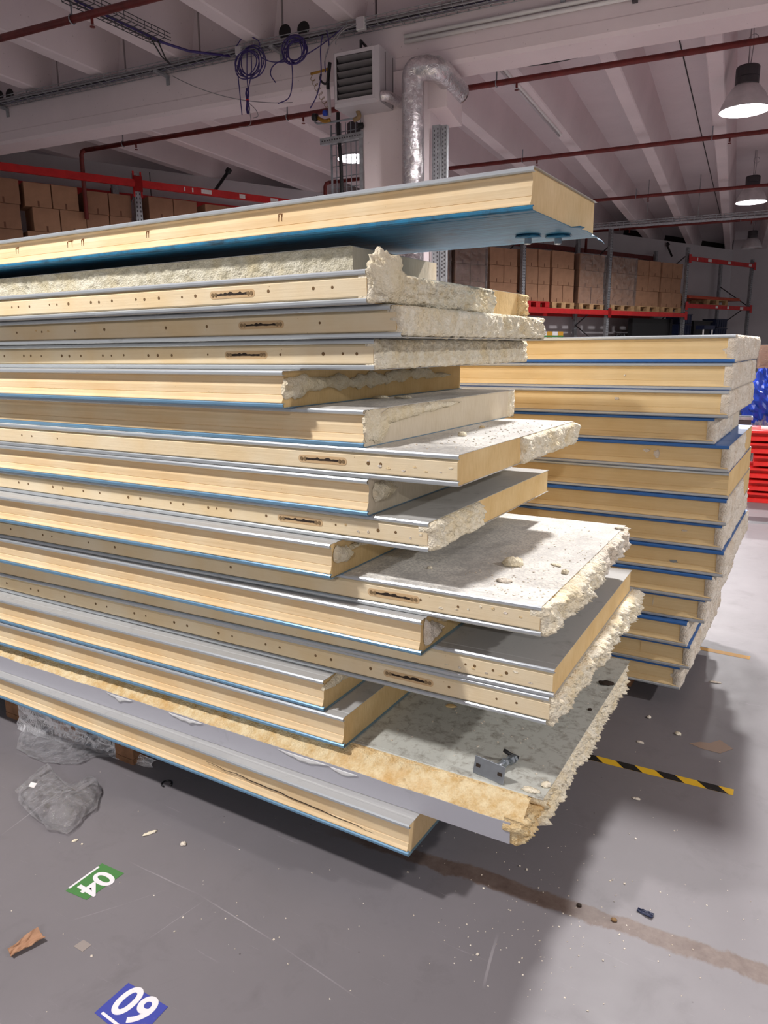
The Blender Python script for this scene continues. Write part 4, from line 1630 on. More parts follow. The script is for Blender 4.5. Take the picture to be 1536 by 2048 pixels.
# clear plastic bag and the film under the pallets
def film_sheet(outline, seed, amp, label, name, lift=0.0, fold=0.5, base_z=0.0015, sticker=None, cell=44):
    """crumpled clear film: outline in picture points on the floor"""
    P = [at_z(u, v, 0) for (u, v) in outline]
    ctr = sum(P, Vector()) / len(P)
    k = len(P)

    def rim(a):
        q = (a % 1.0) * k
        i = int(q)
        f = q - i
        f = f * f * (3 - 2 * f) * 0.4 + f * 0.6
        return P[i % k].lerp(P[(i + 1) % k], f) - ctr
    e = empty(name, (ctr.x, ctr.y, 0))
    tag(e, label, 'plastic film')
    m = MB()

    def f(a, b):
        r = rim(a)
        q = r * (0.02 + 0.98 * b)
        h = amp * (0.5 + 0.9 * abs(fbm(q.x + seed, q.y, 0, 9.0, 3)) + 0.5 * abs(nz(q.x + seed, q.y, 4.0, 26.0)))
        h += lift * max(0.0, 1 - b * b) * (0.5 + 0.8 * nz(q.x + seed, q.y, 9, 5.0))
        h *= (1.0 if b < 0.93 else 0.55)
        return (q.x + 0.010 * nz(q.x, q.y, seed, 18.0), q.y + 0.010 * nz(q.x, q.y, seed + 5, 18.0), base_z + max(0.0, h))
    m.grid(f, cell * 2, cell)
    m.build('film', M['bag'], e, False)
    if sticker:
        zs = base_z + amp * 1.6 + lift * 0.9
        S_ = [at_z(u, v, zs) - ctr for (u, v) in sticker]
        m = MB()
        m.slab([(p.x, p.y, zs) for p in S_], 0.0006)
        m.build('sticker', M['label_white'], e)
    return e


film_sheet([(30, 1588), (88, 1538), (150, 1585), (195, 1560), (206, 1588), (190, 1622), (137, 1673), (95, 1665), (50, 1625)], 2.0, 0.028, 'crumpled clear plastic bag with a small white sticker on the floor at left', 'plastic_bag', 0.055, sticker=[(57, 1573), (68, 1576), (74, 1567), (62, 1564)])
film_sheet([(30, 1500), (50, 1445), (110, 1440), (200, 1470), (262, 1490), (255, 1512), (185, 1520), (150, 1532), (90, 1528)], 6.0, 0.016, 'loose clear stretch film spilling from under the front stack pallets', 'stretch_film', 0.016)
# low film curtain hanging round the pallet blocks
m = MB()
pc0, pc1 = at_z(30, 1462, 0), at_z(300, 1540, 0)


def curtain(a, b):
    p = pc0.lerp(pc1, a)
    return (p.x + 0.012 * nz(a * 9, b * 3, 0, 1.3), p.y + 0.03 + 0.016 * nz(a * 12, b * 4, 3, 1.2) - 0.02 * (1 - b), 0.003 + (0.125 - 0.10 * a) * b)


m.grid(curtain, 70, 12)
o = m.build('pallet_wrap', M['bag'], None, False)
tag(o, 'clear wrap hanging in front of the worn pallet blocks', 'plastic film')

# ------------------------------------------------------------------ pallet racks along the far wall
RO = W0 + WN * 1.15
RA = math.atan2(WD.y, WD.x)
RMX = Matrix.Translation(RO) @ Matrix.Rotation(RA, 4, 'Z')       # local: x along wall, y towards wall, z up
RDEP = 0.95


def rk(s, d, z=0.0):
    return RMX @ Vector((s, d, z))


def upright(e, s, top, red_top=False):
    for d in (0.0, RDEP):
        m = MB()
        m.box((s - 0.05, d - 0.035, 0.0), (s + 0.05, d - 0.031, top))
        m.box((s - 0.05, d - 0.035, 0.0), (s - 0.046, d + 0.035, top))
        m.box((s + 0.046, d - 0.035, 0.0), (s + 0.05, d + 0.035, top))
        post = m.build('upright_post', M['galv'], e)
        if d == 0.0:
            m = MB()
            zz = 1.4
            while zz < top - 0.05:
                for q in (-0.025, 0.025):
                    m.box((s + q - 0.008, d - 0.0365, zz), (s + q + 0.008, d - 0.0352, zz + 0.028))
                zz += 0.06
            h = m.build('slots', M['lamp_cap'], post)
            h['kind'] = 'stuff'
    zz, k = 0.3, 0
    while zz < top - 0.7:
        m = MB()
        a, b = (s, 0.03, zz), (s, RDEP - 0.03, zz + 0.6)
        if k % 2:
            a, b = (s, RDEP - 0.03, zz), (s, 0.03, zz + 0.6)
        m.tube([a, b], 0.014, 6)
        m.build('brace', M['galv'] if red_top else M['lamp_cap'], e)
        zz += 0.6
        k += 1
    if red_top:
        for q in (-0.055, 0.055):
            m = MB()
            m.box((s + q - 0.012, -0.045, top - 0.33), (s + q + 0.012, -0.036, top + 0.02))
            m.build('red_connector', M['rack_red'], e)


def rbeam(e, s0, s1, z, mat='rack_red', h=0.11, rear=False, tags=()):
    d = RDEP if rear else 0.0
    y0 = d - 0.085 if not rear else d + 0.04
    m = MB()
    m.box((s0 + 0.052, y0, z), (s1 - 0.052, y0 + 0.045, z + h))
    m.box((s0 + 0.052, y0 + 0.006, z + 0.02), (s1 - 0.052, y0 - 0.004, z + h - 0.03))
    b = m.build('shelf_beam', M[mat], e)
    for q in (s0, s1):
        m = MB()
        m.box((q - 0.058, y0 - 0.004, z - 0.06), (q + 0.058, y0 + 0.004, z + h + 0.05))
        m.build('end_plate', M[mat], b)
    for (t, w) in tags:
        m = MB()
        q = s0 + (s1 - s0) * t
        m.box((q - w / 2, y0 - 0.0065, z + 0.02), (q + w / 2, y0 - 0.0045, z + h - 0.02))
        m.build('label_plate', M['label_white'], b)
    return b


def rack(label, frames, beams):
    e = empty('pallet_rack')
    e.matrix_world = RMX
    tag(e, label, 'rack', 'pallet racks along the far wall')
    for f in frames:
        upright(e, *f)
    for b in beams:
        rbeam(e, *b[:3], **(b[3] if len(b) > 3 else {}))
    return e


rack('red and galvanised pallet rack at the left, full of brown cartons', [(-1.65, 4.05, True), (1.55, 4.10, True), (4.75, 4.05, True)],
     [(-1.65, 1.55, 3.90, dict(h=0.10)), (1.55, 4.75, 3.90, dict(h=0.10, tags=((0.22, 0.02), (0.26, 0.02), (0.33, 0.17), (0.52, 0.10), (0.70, 0.14)))), (-1.65, 1.55, 2.30), (1.55, 4.75, 2.30),
      (-1.65, 1.55, 3.90, dict(rear=True)), (1.55, 4.75, 3.90, dict(rear=True))])
rack('red and galvanised pallet rack at the right, one bay empty at its end', [(6.75, 4.2), (9.86, 4.2), (12.86, 4.28), (16.18, 4.1), (19.58, 4.0)],
     [(6.75, 9.86, 2.31), (9.86, 12.86, 2.31), (12.86, 16.18, 2.31), (16.18, 19.58, 2.56, dict(tags=((0.44, 0.12), (0.62, 0.10), (0.84, 0.18)))), (16.18, 19.58, 3.76, dict(tags=((0.10, 0.05), (0.28, 0.18), (0.58, 0.14), (0.92, 0.16)))),
      (9.86, 12.86, 3.86, dict(rear=True, mat='pipe_red')), (12.86, 16.18, 3.86, dict(rear=True, mat='pipe_red')), (6.75, 9.86, 2.31, dict(rear=True)), (9.86, 12.86, 2.31, dict(rear=True)), (12.86, 16.18, 2.31, dict(rear=True))])


def carton(s0, s1, z0, h, label, group, mat, d0=0.05, dep=0.42, rng=random.Random(9), tapev=True):
    e = empty('cardboard_box')
    e.matrix_world = RMX @ Matrix.Translation(((s0 + s1) / 2, d0 + rng.uniform(0, 0.03), z0)) @ Matrix.Rotation(rng.uniform(-0.008, 0.008), 4, 'Z')
    tag(e, label, 'box', group)
    w = (s1 - s0) - 0.012
    m = MB()
    m.box((-w / 2, 0, 0.0005), (w / 2, dep, h - 0.003))
    m.build('carton_body', M[mat], e, bevel=0.006)
    if tapev:
        m = MB()
        m.box((-0.012, -0.0015, 0.006), (0.012, 0.0005, 0.08))
        m.build('packing_tape', M['carton_side'], e)
    return e


ROWN = {3: ('bottom', 'middle', 'top'), 4: ('bottom', 'second', 'third', 'top')}


def load(s0, s1, zbase, rows, h, desc, matname='carton', film=False, cols=2, jitter=0.02, pmat='wood', pal=True, seed=1):
    rng = random.Random(seed)
    if pal:
        pallet(rk((s0 + s1) / 2, 0.42, zbase), RA, 'wooden pallet under the cartons ' + desc, M[pmat], 'pallets on the racks', lx=s1 - s0 - 0.02, ly=0.8)
        zbase += 0.1448
    w = (s1 - s0) / cols
    for r in range(rows):
        off = rng.uniform(-jitter, jitter)
        if film:
            off = 0.0
        for c in range(cols):
            side = ('left', 'right')[c] if cols == 2 else ''
            a = s0 + w * c + off
            carton(a, a + w, zbase + r * h, h, ('%s %s brown carton ' % (ROWN[rows][r], side)).replace('  ', ' ') + desc, 'cartons on the racks', matname, 0.04, 0.42, rng)
    if film:
        m = MB()
        lo = Vector((s0 - 0.02, 0.012, zbase - 0.02))
        hi = Vector((s1 + 0.02, 0.50, zbase + rows * h + 0.012))

        def shell(a, b):
            q = a * 3
            i = int(min(q, 2.999))
            f = q - i
            cs = [(lo.x, hi.y), (lo.x, lo.y), (hi.x, lo.y), (hi.x, hi.y)]
            x = cs[i][0] + (cs[i + 1][0] - cs[i][0]) * f
            y = cs[i][1] + (cs[i + 1][1] - cs[i][1]) * f
            z = lo.z + (hi.z - lo.z) * b
            k_ = abs(nz(x * 5, z * 5, seed + 3)) + 0.7 * abs(nz(x * 13, z * 9, seed + 8))
            return (x + 0.010 * nz(x * 4, z * 4, seed), y - 0.022 * k_, z)
        m.grid(shell, 80, 34)
        o = m.build('stretch_wrap', M['film'], None, False)
        o.matrix_world = RMX
        tag(o, 'glossy clear stretch wrap round the cartons ' + desc, 'plastic film', 'stretch wrap on the racks')


# left rack: four rows high, only the top rows show above the stack
ZL = 2.41
load(-0.92, -0.06, ZL, 4, 0.322, 'at the left picture edge', 'carton2', seed=2)
load(0.04, 0.76, ZL, 4, 0.318, 'with the shifted lower row, left rack', 'carton', jitter=0.05, seed=3)
load(0.80, 1.46, ZL, 4, 0.312, 'left of the red-topped upright', 'carton2', seed=4)
load(1.72, 2.50, ZL, 4, 0.316, 'right of the red-topped upright', 'carton2', seed=5)
load(2.62, 3.36, ZL, 4, 0.312, 'last in view on the left rack', 'carton', seed=6)
# right rack
ZR = 2.42
load(7.00, 7.78, ZR, 3, 0.345, 'half hidden behind the column bracket channels', 'carton2', True, seed=7)
load(7.93, 8.80, ZR, 3, 0.335, 'in the glossiest wrap, right of the perforated channels', 'carton2', True, seed=8)
load(8.93, 9.76, ZR, 3, 0.35, 'left of the first upright of the right rack', 'carton', seed=9)
load(10.02, 10.80, ZR, 3, 0.365, 'right of the first upright of the right rack', 'carton', pmat='rack_red', seed=10)
load(10.88, 11.66, ZR, 3, 0.37, 'third load right of the glossy wrap', 'carton', seed=11)
load(11.82, 12.76, ZR, 3, 0.37, 'in cloudy wrap left of the tall middle upright', 'carton', True, seed=12)
load(13.02, 14.00, ZR, 3, 0.37, 'in shiny wrap right of the tall middle upright', 'carton', True, seed=13)
load(14.10, 15.08, ZR, 3, 0.37, 'on the pale pallet right of the shiny wrap', 'carton', seed=14)
load(15.16, 16.10, ZR, 3, 0.37, 'last before the empty bay', 'carton', seed=15)

# orange boards on a pallet in the end bay
pallet(rk(17.9, 0.42, 2.673), RA, 'pale pallet under the orange boards in the empty bay', M['wood'], 'pallets on the racks', lx=1.1, ly=0.8)
m = MB()
m.box((16.4, 0.0, 2.82), (19.1, 0.8, 2.86))
m.box((16.45, 0.05, 2.861), (19.15, 0.8, 2.90))
o = m.build('orange_board', M['orange'], None, bevel=0.004)
o.matrix_world = RMX
tag(o, 'stacked orange red boards lying in the end bay of the right rack', 'board')


# things under the right rack
def crate_stack(s, d, n, w, h, label, z0=0.0):
    e = empty('plastic_crate_stack')
    e.matrix_world = RMX @ Matrix.Translation((s, d, z0))
    tag(e, label, 'crate')
    for k in range(n):
        m = MB()
        m.box((-w / 2, 0, k * h), (w / 2, 0.4, k * h + h - 0.02))
        m.box((-w / 2 - 0.015, -0.015, k * h + h - 0.045), (w / 2 + 0.015, 0.415, k * h + h - 0.015))
        for q in range(5):
            xq = -w / 2 + w * (q + 0.5) / 5
            m.box((xq - 0.012, -0.012, k * h), (xq + 0.012, 0.0, k * h + h - 0.05))
        m.build('crate', M['navy'], e)
    return e


crate_stack(16.55, 0.15, 9, 0.62, 0.27, 'tall stack of navy crates below the end bay, left one')
crate_stack(18.62, 0.25, 9, 0.62, 0.26, 'tall stack of navy crates below the end bay, right one')
st = empty('white_stool')
st.matrix_world = RMX @ Matrix.Translation((16.85, -0.35, 0))
tag(st, 'white-legged stand before the left navy crates', 'stand')
for q in (-0.22, 0.22):
    m = MB()
    m.tube([(q * 1.1, 0, 0.0), (q, 0, 2.02)], 0.022, 8)
    m.build('leg', M['white_paint'], st)
m = MB()
m.box((-0.27, -0.05, 2.0), (0.27, 0.2, 2.10))
m.build('top', M['navy'], st)
m = MB()
m.box((14.3, 0.25, 0.0), (16.0, 0.32, 2.28))
m.box((14.25, 0.22, 0.0), (14.35, 0.35, 2.28))
m.box((15.95, 0.22, 0.0), (16.05, 0.35, 2.28))
o = m.build('black_screen', M['black'])
o.matrix_world = RMX
tag(o, 'large black sheet standing under the last carton loads', 'screen')
m = MB()
m.box((17.25, 0.3, 0.0), (18.1, 0.38, 2.25))
m.box((17.2, 0.28, 2.22), (18.2, 0.40, 2.26))
o = m.build('display_board', M['black'])
o.matrix_world = RMX
tag(o, 'black board standing between the two navy crate stacks', 'board')


def blob(p, r, label, mat, name, cat, seed=1, crease=0.35, group=None, nn=34):
    m = MB()

    def f(a, b):
        th, ph = a * 2 * math.pi, b * math.pi
        d = Vector((math.sin(ph) * math.cos(th), math.sin(ph) * math.sin(th), math.cos(ph)))
        k = 1 + crease * (abs(fbm(d.x + seed, d.y, d.z, 2.6, 3)) * 1.8 - 0.35) + 0.10 * nz(d.x + seed, d.y, d.z, 7.0)
        return (d.x * r[0] * k, d.y * r[1] * k, max(-r[2] * 0.8, d.z * r[2] * k))
    m.grid(f, nn, nn // 2 + 6)
    o = m.build(name, M[mat], None, False)
    o.location = Vector(p) + Vector((0, 0, r[2] * 0.8))
    tag(o, label, cat, group)
    return o


# black sacks and the case pallet under the loads
q = rk(13.55, 0.1)
blob((q.x, q.y, 0), (0.40, 0.40, 1.02), 'black sack heap with white cord under the wrapped loads', 'black', 'black_sack', 'sack', 3, 0.2)
q = rk(11.0, 0.35)
eb = empty('case_pallet')
eb.matrix_world = RMX @ Matrix.Translation((11.05, 0.2, 0))
tag(eb, 'yellow green printed cases under clear wrap below the right rack', 'cases')
m = MB()
m.box((-0.55, 0, 0.0), (0.55, 0.6, 1.55))
m.build('lower_load', M['heater'], eb)
for r in range(2):
    for c in range(5):
        m = MB()
        m.box((-0.48 + c * 0.192, 0.0, 1.552 + r * 0.19), (-0.48 + c * 0.192 + 0.186, 0.5, 1.552 + r * 0.19 + 0.18))
        m.build('case', M['tape_ochre'] if (r + c) % 2 else M['vinyl_white'], eb)
        m = MB()
        m.box((-0.48 + c * 0.192, -0.003, 1.552 + r * 0.19 + 0.05), (-0.48 + c * 0.192 + 0.186, 0.0, 1.552 + r * 0.19 + 0.09))
        m.build('green_band', M['vinyl_green'], eb)

# black hooks and a strut on the far wall
for (u0, v0, u1, v1, lab_) in ((428, 384, 455, 345, 'black steel strut leaning on the wall above the left rack'), (1344, 513, 1334, 490, 'short black strut on the wall above the right cartons')):
    a = at_plane(u0, v0, W0 + WN * 0.22, WN)
    b = at_plane(u1, v1, W0 + WN * 0.05, WN)
    m = MB()
    m.tube([a, b], 0.028, 8)
    m.tube([b, b + Vector((0.05, 0, 0.05))], 0.05, 8)
    o = m.build('wall_strut', M['black'])
    tag(o, lab_, 'strut')

# ------------------------------------------------------------------ right-hand heap: red beams, bags
rb = at_z(1486, 1004, 0)
zt = at_y(1490, 856, rb.y).z
nb = 6
rng = random.Random(3)
hb = zt / nb
for k in range(nb):
    m = MB()
    off = (0.0, 0.03, -0.03, 0.05, 0.0, -0.02, 0.04, 0.0)[k]
    z0 = k * hb
    prof = [(0, 0.001), (0.30, 0.001), (0.30, hb - 0.002), (0.16, hb - 0.002), (0.15, hb * 0.80), (0.0, hb * 0.80), (0.0, hb * 0.62), (0.07, hb * 0.56), (0.07, hb * 0.34), (0.0, hb * 0.32)]
    m.prism(prof, 0, 2.6)
    o = m.build('red_beam', M['beam_red'])
    o.location = rb + BX * (off * 1.2) + BY * (0.02 - 0.02 * (k % 2)) + Vector((0, 0, z0))
    o.rotation_euler = (0, 0, BA)
    tag(o, '%s scarlet steel beam in the pile at the right edge' % ('lowest', 'second lowest', 'third lowest', 'third highest', 'second highest', 'highest')[k], 'steel beam', 'scarlet beams in the pile')
    if k == nb - 1:
        for t in (0.13, 0.95):
            m = MB()
            m.box((t, 0.15, hb - 0.002), (t + 0.14, 0.28, hb - 0.0005))
            m.box((t, 0.149, hb * 0.82), (t + 0.14, 0.152, hb - 0.001))
            m.build('label_plate', M['label_white'], o)

JY = 10.0
for k, (u, v, r, lb, mt, cr) in enumerate(((1520, 760, (0.30, 0.24, 0.62), 'black rubbish sack at the top of the heap behind the red beams', 'black', 0.45),)):
    p = at_y(u, v, JY + 0.1 * k)
    zc = max(r[2] * 0.8, p.z)
    o = blob((p.x, p.y, 0), (r[0], r[1], max(0.3, p.z / 1.75)), lb, mt, 'rubbish_sack', 'sack', 11 + k * 3, cr)
p = at_y(1524, 800, JY - 0.50)
o = blob((p.x, p.y, p.z - 0.30), (0.22, 0.14, 0.34), 'crumpled shiny blue bag on the heap behind the red beams', 'blue_plastic', 'blue_bag', 'bag', 21, 0.36)
p = at_y(1522, 862, JY - 0.62)
o = blob((p.x, p.y, 0), (0.16, 0.09, p.z / 1.5), 'clear crumpled plastic sack behind the red beams', 'bag', 'clear_sack', 'sack', 23, 0.6)
p = at_y(1484, 838, JY - 1.0)
bn = empty('grey_bin', (p.x, p.y, 0), BA)
tag(bn, 'grey plastic bin between the rear stack and the blue bag', 'bin')
m = MB()
m.lathe([(0.0, 0.0), (0.10, 0.0), (0.13, p.z + 0.02), (0.12, p.z + 0.02), (0.095, 0.03), (0.0, 0.03)], 4, 0, Matrix.Rotation(math.radians(45), 4, 'Z'), False)
m.build('bin_body', M['lamp_cap'], bn)
m = MB()
m.lathe([(0.13, p.z + 0.0), (0.15, p.z + 0.0), (0.15, p.z + 0.03), (0.13, p.z + 0.03), (0.13, p.z)], 4, 0, Matrix.Rotation(math.radians(45), 4, 'Z'), False)
m.build('rim', M['galv'], bn)
p = at_y(1545, 690, 13.0)
pt_ = empty('wrapped_load', (p.x, p.y, 0), BA)
tag(pt_, 'brown carton load in shiny wrap at the far right edge', 'wrapped load')
m = MB()
m.box((-0.17, 0, 0.0), (0.9, 0.8, p.z))
m.build('carton_block', M['carton2'], pt_)
m = MB()
m.grid(lambda a, b: (-0.19 + 1.1 * a, -0.02 - 0.02 * abs(nz(a * 6, b * 6, 2)), (p.z + 0.01) * b), 30, 20)
m.build('wrap', M['film'], pt_, True)

# dark cover strip across the far floor
a, b = at_z(1440, 1036, 0), at_z(1540, 1043, 0)
d = (b - a).normalized()
L = 5.0
m = MB()
m.prism([(-0.13, 0.0003), (0.13, 0.0003), (0.10, 0.014), (-0.10, 0.014)], -1.5, L)
o = m.build('cable_cover', M['lamp_cap'])
o.location = (a.x, a.y, 0)
o.rotation_euler = (0, 0, math.atan2(d.y, d.x))
tag(o, 'dark cover strip crossing the pale floor beyond the rear stack', 'cable cover')

# ------------------------------------------------------------------ ceiling services
def wire_tray(label, A, B, width, height, pitch=0.10, mat='galv', r=0.004):
    """mesh cable tray from A to B (world)"""
    d = (B - A)
    L = d.length
    ang = math.atan2(d.y, d.x)
    e = empty('cable_tray', A, ang)
    tag(e, label, 'cable tray')
    for (yy, zz) in ((-width / 2, height), (-width / 2, height * 0.45), (-width / 2, 0), (-width / 6, 0), (width / 6, 0), (width / 2, 0), (width / 2, height * 0.45), (width / 2, height)):
        m = MB()
        m.tube([(0, yy, zz), (L, yy, zz)], r, 5)
        m.build('long_wire', M[mat], e)
    m = MB()
    k = 0.0
    while k < L:
        m.tube([(k, -width / 2, height), (k, -width / 2, 0), (k, width / 2, 0), (k, width / 2, height)], r * 0.9, 4)
        k += pitch
    o = m.build('cross_wires', M[mat], e)
    o['kind'] = 'stuff'
    return e


TZ = 4.375
wire_tray('long mesh cable tray packed with cables along the big concrete beam', bw(-9.6, 6.69, TZ), bw(0.2, 6.69, TZ), 0.16, 0.055)
for k, (dy, dz, mt, nm, lb) in enumerate(((-0.05, 0.010, 'grey_cable', 'power_cable', 'grey cable lying along the beam tray, nearest the edge'), (-0.02, 0.014, 'black', 'power_cable', 'black cable lying along the beam tray'),
                                          (0.015, 0.010, 'purple', 'data_cable', 'purple cable lying along the beam tray'), (0.045, 0.016, 'grey_cable', 'power_cable', 'grey cable lying along the beam tray, against the beam'),
                                          (-0.035, 0.034, 'grey_cable', 'power_cable', 'loose grey cable riding on top of the others in the beam tray'))):
    m = MB()
    pts = []
    for i in range(60):
        t = i / 59
        pts.append(bw(-9.6 + 9.8 * t, 6.69 + dy + 0.014 * nz(t * 22, k, 0), TZ + dz + 0.008 + 0.006 * nz(t * 30, k, 5)))
    m.tube(pts, 0.010 if mt != 'purple' else 0.007, 6)
    tag(m.build(nm, M[mt], None, True), lb, 'cable')
for k, xb in enumerate((-8.0, -5.6, -4.2, -1.5)):
    m = MB()
    m.box((xb - 0.02, 6.60, TZ - 0.03), (xb + 0.02, 6.80, TZ - 0.006), 0, MBX)
    m.box((xb - 0.02, 6.785, TZ - 0.10), (xb + 0.02, 6.797, TZ - 0.03), 0, MBX)
    tag(m.build('tray_bracket', M['galv']), ('leftmost', 'second from left', 'third from left', 'rightmost')[k] + ' steel bracket carrying the beam cable tray', 'bracket', 'brackets of the beam tray')
wire_tray('short hanging mesh tray under the ceiling at upper left', at_z(140, -2, 4.40), at_z(326, 86, 4.40), 0.20, 0.06, 0.08, 'lamp_cap')
m = MB()
a, b = at_z(150, 0, 4.42), at_z(322, 84, 4.42)
c2 = at_plane(460, 112, bw(0, 6.66), BY)
m.tube([a, a.lerp(b, 0.5), b, b.lerp(c2, 0.4) + Vector((0, 0, -0.03)), c2], 0.012, 6)
tag(m.build('hanging_cable', M['purple'], None, True), 'dark cable sagging from the short tray to the beam tray', 'cable')
m = MB()
for q in ((300, 74), (316, 82)):
    a = at_z(q[0], q[1], 4.41)
    b = at_plane(344, 132, bw(0, 6.68), BY)
    m = MB()
    m.tube([a, a.lerp(b, 0.5) + Vector((0, 0, -0.04)), b], 0.007, 5)
    tag(m.build('hanging_cable', M['black'], None, True), 'thin black cable dropping to the beam tray, %s of two' % ('left' if q[0] == 300 else 'right'), 'cable')
m = MB()
a, b = at_z(37, -4, SLAB_Z - 0.01), at_plane(55, 204, bw(0, 6.66), BY)
m.tube([Vector((b.x, b.y, SLAB_Z - 0.002)), b], 0.006, 6)
tag(m.build('hanger_rod', M['galv']), 'thin steel rod holding the beam tray at the left', 'rod')
# thin drooping wire below the beam
m = MB()
a, b = at_plane(345, 152, bw(0, 6.6), BY), at_plane(585, 205, bw(0, 6.78), BY)
c2 = at_plane(455, 212, bw(0, 6.7), BY)
pts = [a * ((1 - t) ** 2) + (c2 + (c2 - (a + b) / 2)) * 0 + c2 * (2 * t * (1 - t)) + b * (t * t) for t in [i / 16 for i in range(17)]]
m.tube(pts, 0.004, 5)
tag(m.build('drooping_wire', M['grey_cable'], None, True), 'thin wire drooping across the face of the beam', 'cable')


# purple coils hung on the tray
def coil(u, v, rpx, n, label, tails, seed):
    c0 = at_plane(u, v, bw(0, 6.585), BY)
    e1_ = at_plane(u + rpx, v, bw(0, 6.585), BY)
    r = (e1_ - c0).length
    e = empty('cable_coil', c0, BA)
    tag(e, label, 'cable coil', 'purple cable coils on the beam tray')
    rng = random.Random(seed)
    for k in range(n):
        m = MB()
        rr = r * rng.uniform(0.78, 1.12)
        ox, oz = rng.uniform(-0.2, 0.2) * r, rng.uniform(-0.25, 0.12) * r
        ty = rng.uniform(-0.03, 0.03)
        sq = rng.uniform(0.85, 1.1)
        m.tube([(ox + rr * math.cos(a), ty + 0.012 * math.sin(a * 2 + k), oz + rr * sq * math.sin(a)) for a in [2 * math.pi * i / 30 for i in range(30)]], 0.0055, 5, 0, True)
        m.build('loop', M['purple'], e, True)
    for tl in tails:
        m = MB()
        pts = [at_plane(p[0], p[1], bw(0, 6.57), BY) for p in tl]
        loc = [Matrix.Rotation(-BA, 4, 'Z') @ (p - c0) for p in pts]
        m.tube(smooth_path(loc), 0.005, 5)
        m.build('tail', M['purple'], e, True)
    return e


def smooth_path(P, k=6):
    out = []
    n = len(P)
    for i in range(n - 1):
        p0, p1, p2, p3 = P[max(i - 1, 0)], P[i], P[i + 1], P[min(i + 2, n - 1)]
        for j in range(k):
            t = j / k
            out.append(0.5 * ((2 * p1) + (p2 - p0) * t + (2 * p0 - 5 * p1 + 4 * p2 - p3) * t * t + (3 * p1 - p0 - 3 * p2 + p3) * t ** 3))
    out.append(P[-1])
    return out


coil(498, 125, 25, 6, 'larger purple cable coil hanging from the beam tray, loose ends dangling', [[(474, 130), (478, 170), (484, 230)], [(494, 100), (494, 150), (496, 180)], [(502, 100), (503, 140), (497, 178)], [(473, 92), (490, 72), (515, 80), (520, 92)], [(522, 115), (545, 124), (580, 123)]], 4)
coil(589, 98, 22, 8, 'denser purple cable coil hanging right of the larger one', [[(583, 120), (585, 160), (578, 195), (556, 207)], [(575, 115), (548, 130), (541, 148), (551, 165)], [(600, 116), (640, 92), (690, 52)]], 8)
c0 = at_plane(495, 200, bw(0, 6.575), BY)
e = empty('cable_bundle', c0, BA)
tag(e, 'small tied purple cable bundle dangling below the larger coil', 'cable bundle')
for k in range(6):
    rng = random.Random(k + 50)
    m = MB()
    w = rng.uniform(0.015, 0.035)
    hh = rng.uniform(0.09, 0.115)
    m.tube([(w * math.sin(2 * math.pi * i / 24) * (0.25 + abs(math.cos(2 * math.pi * i / 24)) ** 2), rng.uniform(-0.006, 0.006), -0.01 + hh * math.cos(2 * math.pi * i / 24)) for i in range(24)], 0.005, 5, 0, True)
    m.build('loop', M['purple'], e, True)
m = MB()
m.tube([(0.014 * math.cos(a), 0.014 * math.sin(a), 0) for a in [2 * math.pi * i / 12 for i in range(12)]], 0.005, 5, 0, True)
m.build('red_tie', M['rack_red'], e)
for tl in ([(497, 205), (512, 220), (516, 232), (506, 236)], [(497, 215), (502, 240), (497, 252), (478, 254)]):
    m = MB()
    loc = [Matrix.Rotation(-BA, 4, 'Z') @ (at_plane(p[0], p[1], bw(0, 6.57), BY) - c0) for p in tl]
    m.tube(smooth_path(loc), 0.004, 5)
    m.build('tail', M['grey_cable'], e, True)
# cables hanging beside the heater
for k, tl in enumerate(([(645, 70), (641, 100), (642, 150), (634, 190), (620, 217)], [(653, 60), (658, 90), (650, 120), (651, 145)], [(690, 52), (670, 75), (655, 100), (649, 125)], [(712, 48), (685, 62), (672, 82), (672, 90)])):
    m = MB()
    m.tube(smooth_path([at_plane(p[0], p[1], bw(0, 6.50 - 0.01 * k), BY) for p in tl]), 0.0055, 5)
    tag(m.build('hanging_cable', M[('purple', 'purple', 'grey_cable', 'grey_cable')[k]], None, True), ('longest purple cable end dangling left of the heater', 'short purple cable looped left of the heater', 'grey cable slanting down to the heater top', 'pale cable bending from the white box to the heater')[k], 'cable')
# junction boxes
for k, (u, v, w) in enumerate(((720, 46, 0.085), (475, 100, 0.06))):
    p = at_plane(u, v, bw(0, 6.60), BY)
    je = empty('junction_box', p, BA)
    tag(je, ('white square junction box above the heater', 'small white junction box behind the larger purple coil')[k], 'junction box')
    m = MB()
    m.box((-w / 2, 0, -w * 0.62), (w / 2, 0.05, w * 0.62))
    m.build('box_body', M['white_paint'], je, bevel=0.006)
    m = MB()
    m.box((-w * 0.45, -0.006, -w * 0.56), (w * 0.45, 0.0, w * 0.56))
    m.build('lid', M['heater'], je, bevel=0.003)

# white conduits along the beam, right of the column
for k, dz in enumerate((0.0, 0.045)):
    m = MB()
    m.tube([bw(-2.9, 6.77, 4.235 + dz), bw(1.5, 6.77, 4.235 + dz)], 0.017, 10)
    tag(m.build('conduit', M['white_paint'], None, True), ('lower', 'upper')[k] + ' white conduit running along the beam right of the column', 'conduit')
m = MB()
m.box((-0.95, 6.74, 4.20), (-0.91, 6.80, 4.34), 0, MBX)
m.box((-0.96, 6.73, 4.29), (-0.90, 6.76, 4.33), 0, MBX)
tag(m.build('conduit_clip', M['lamp_cap']), 'dark clip holding the conduits on the beam', 'clip')

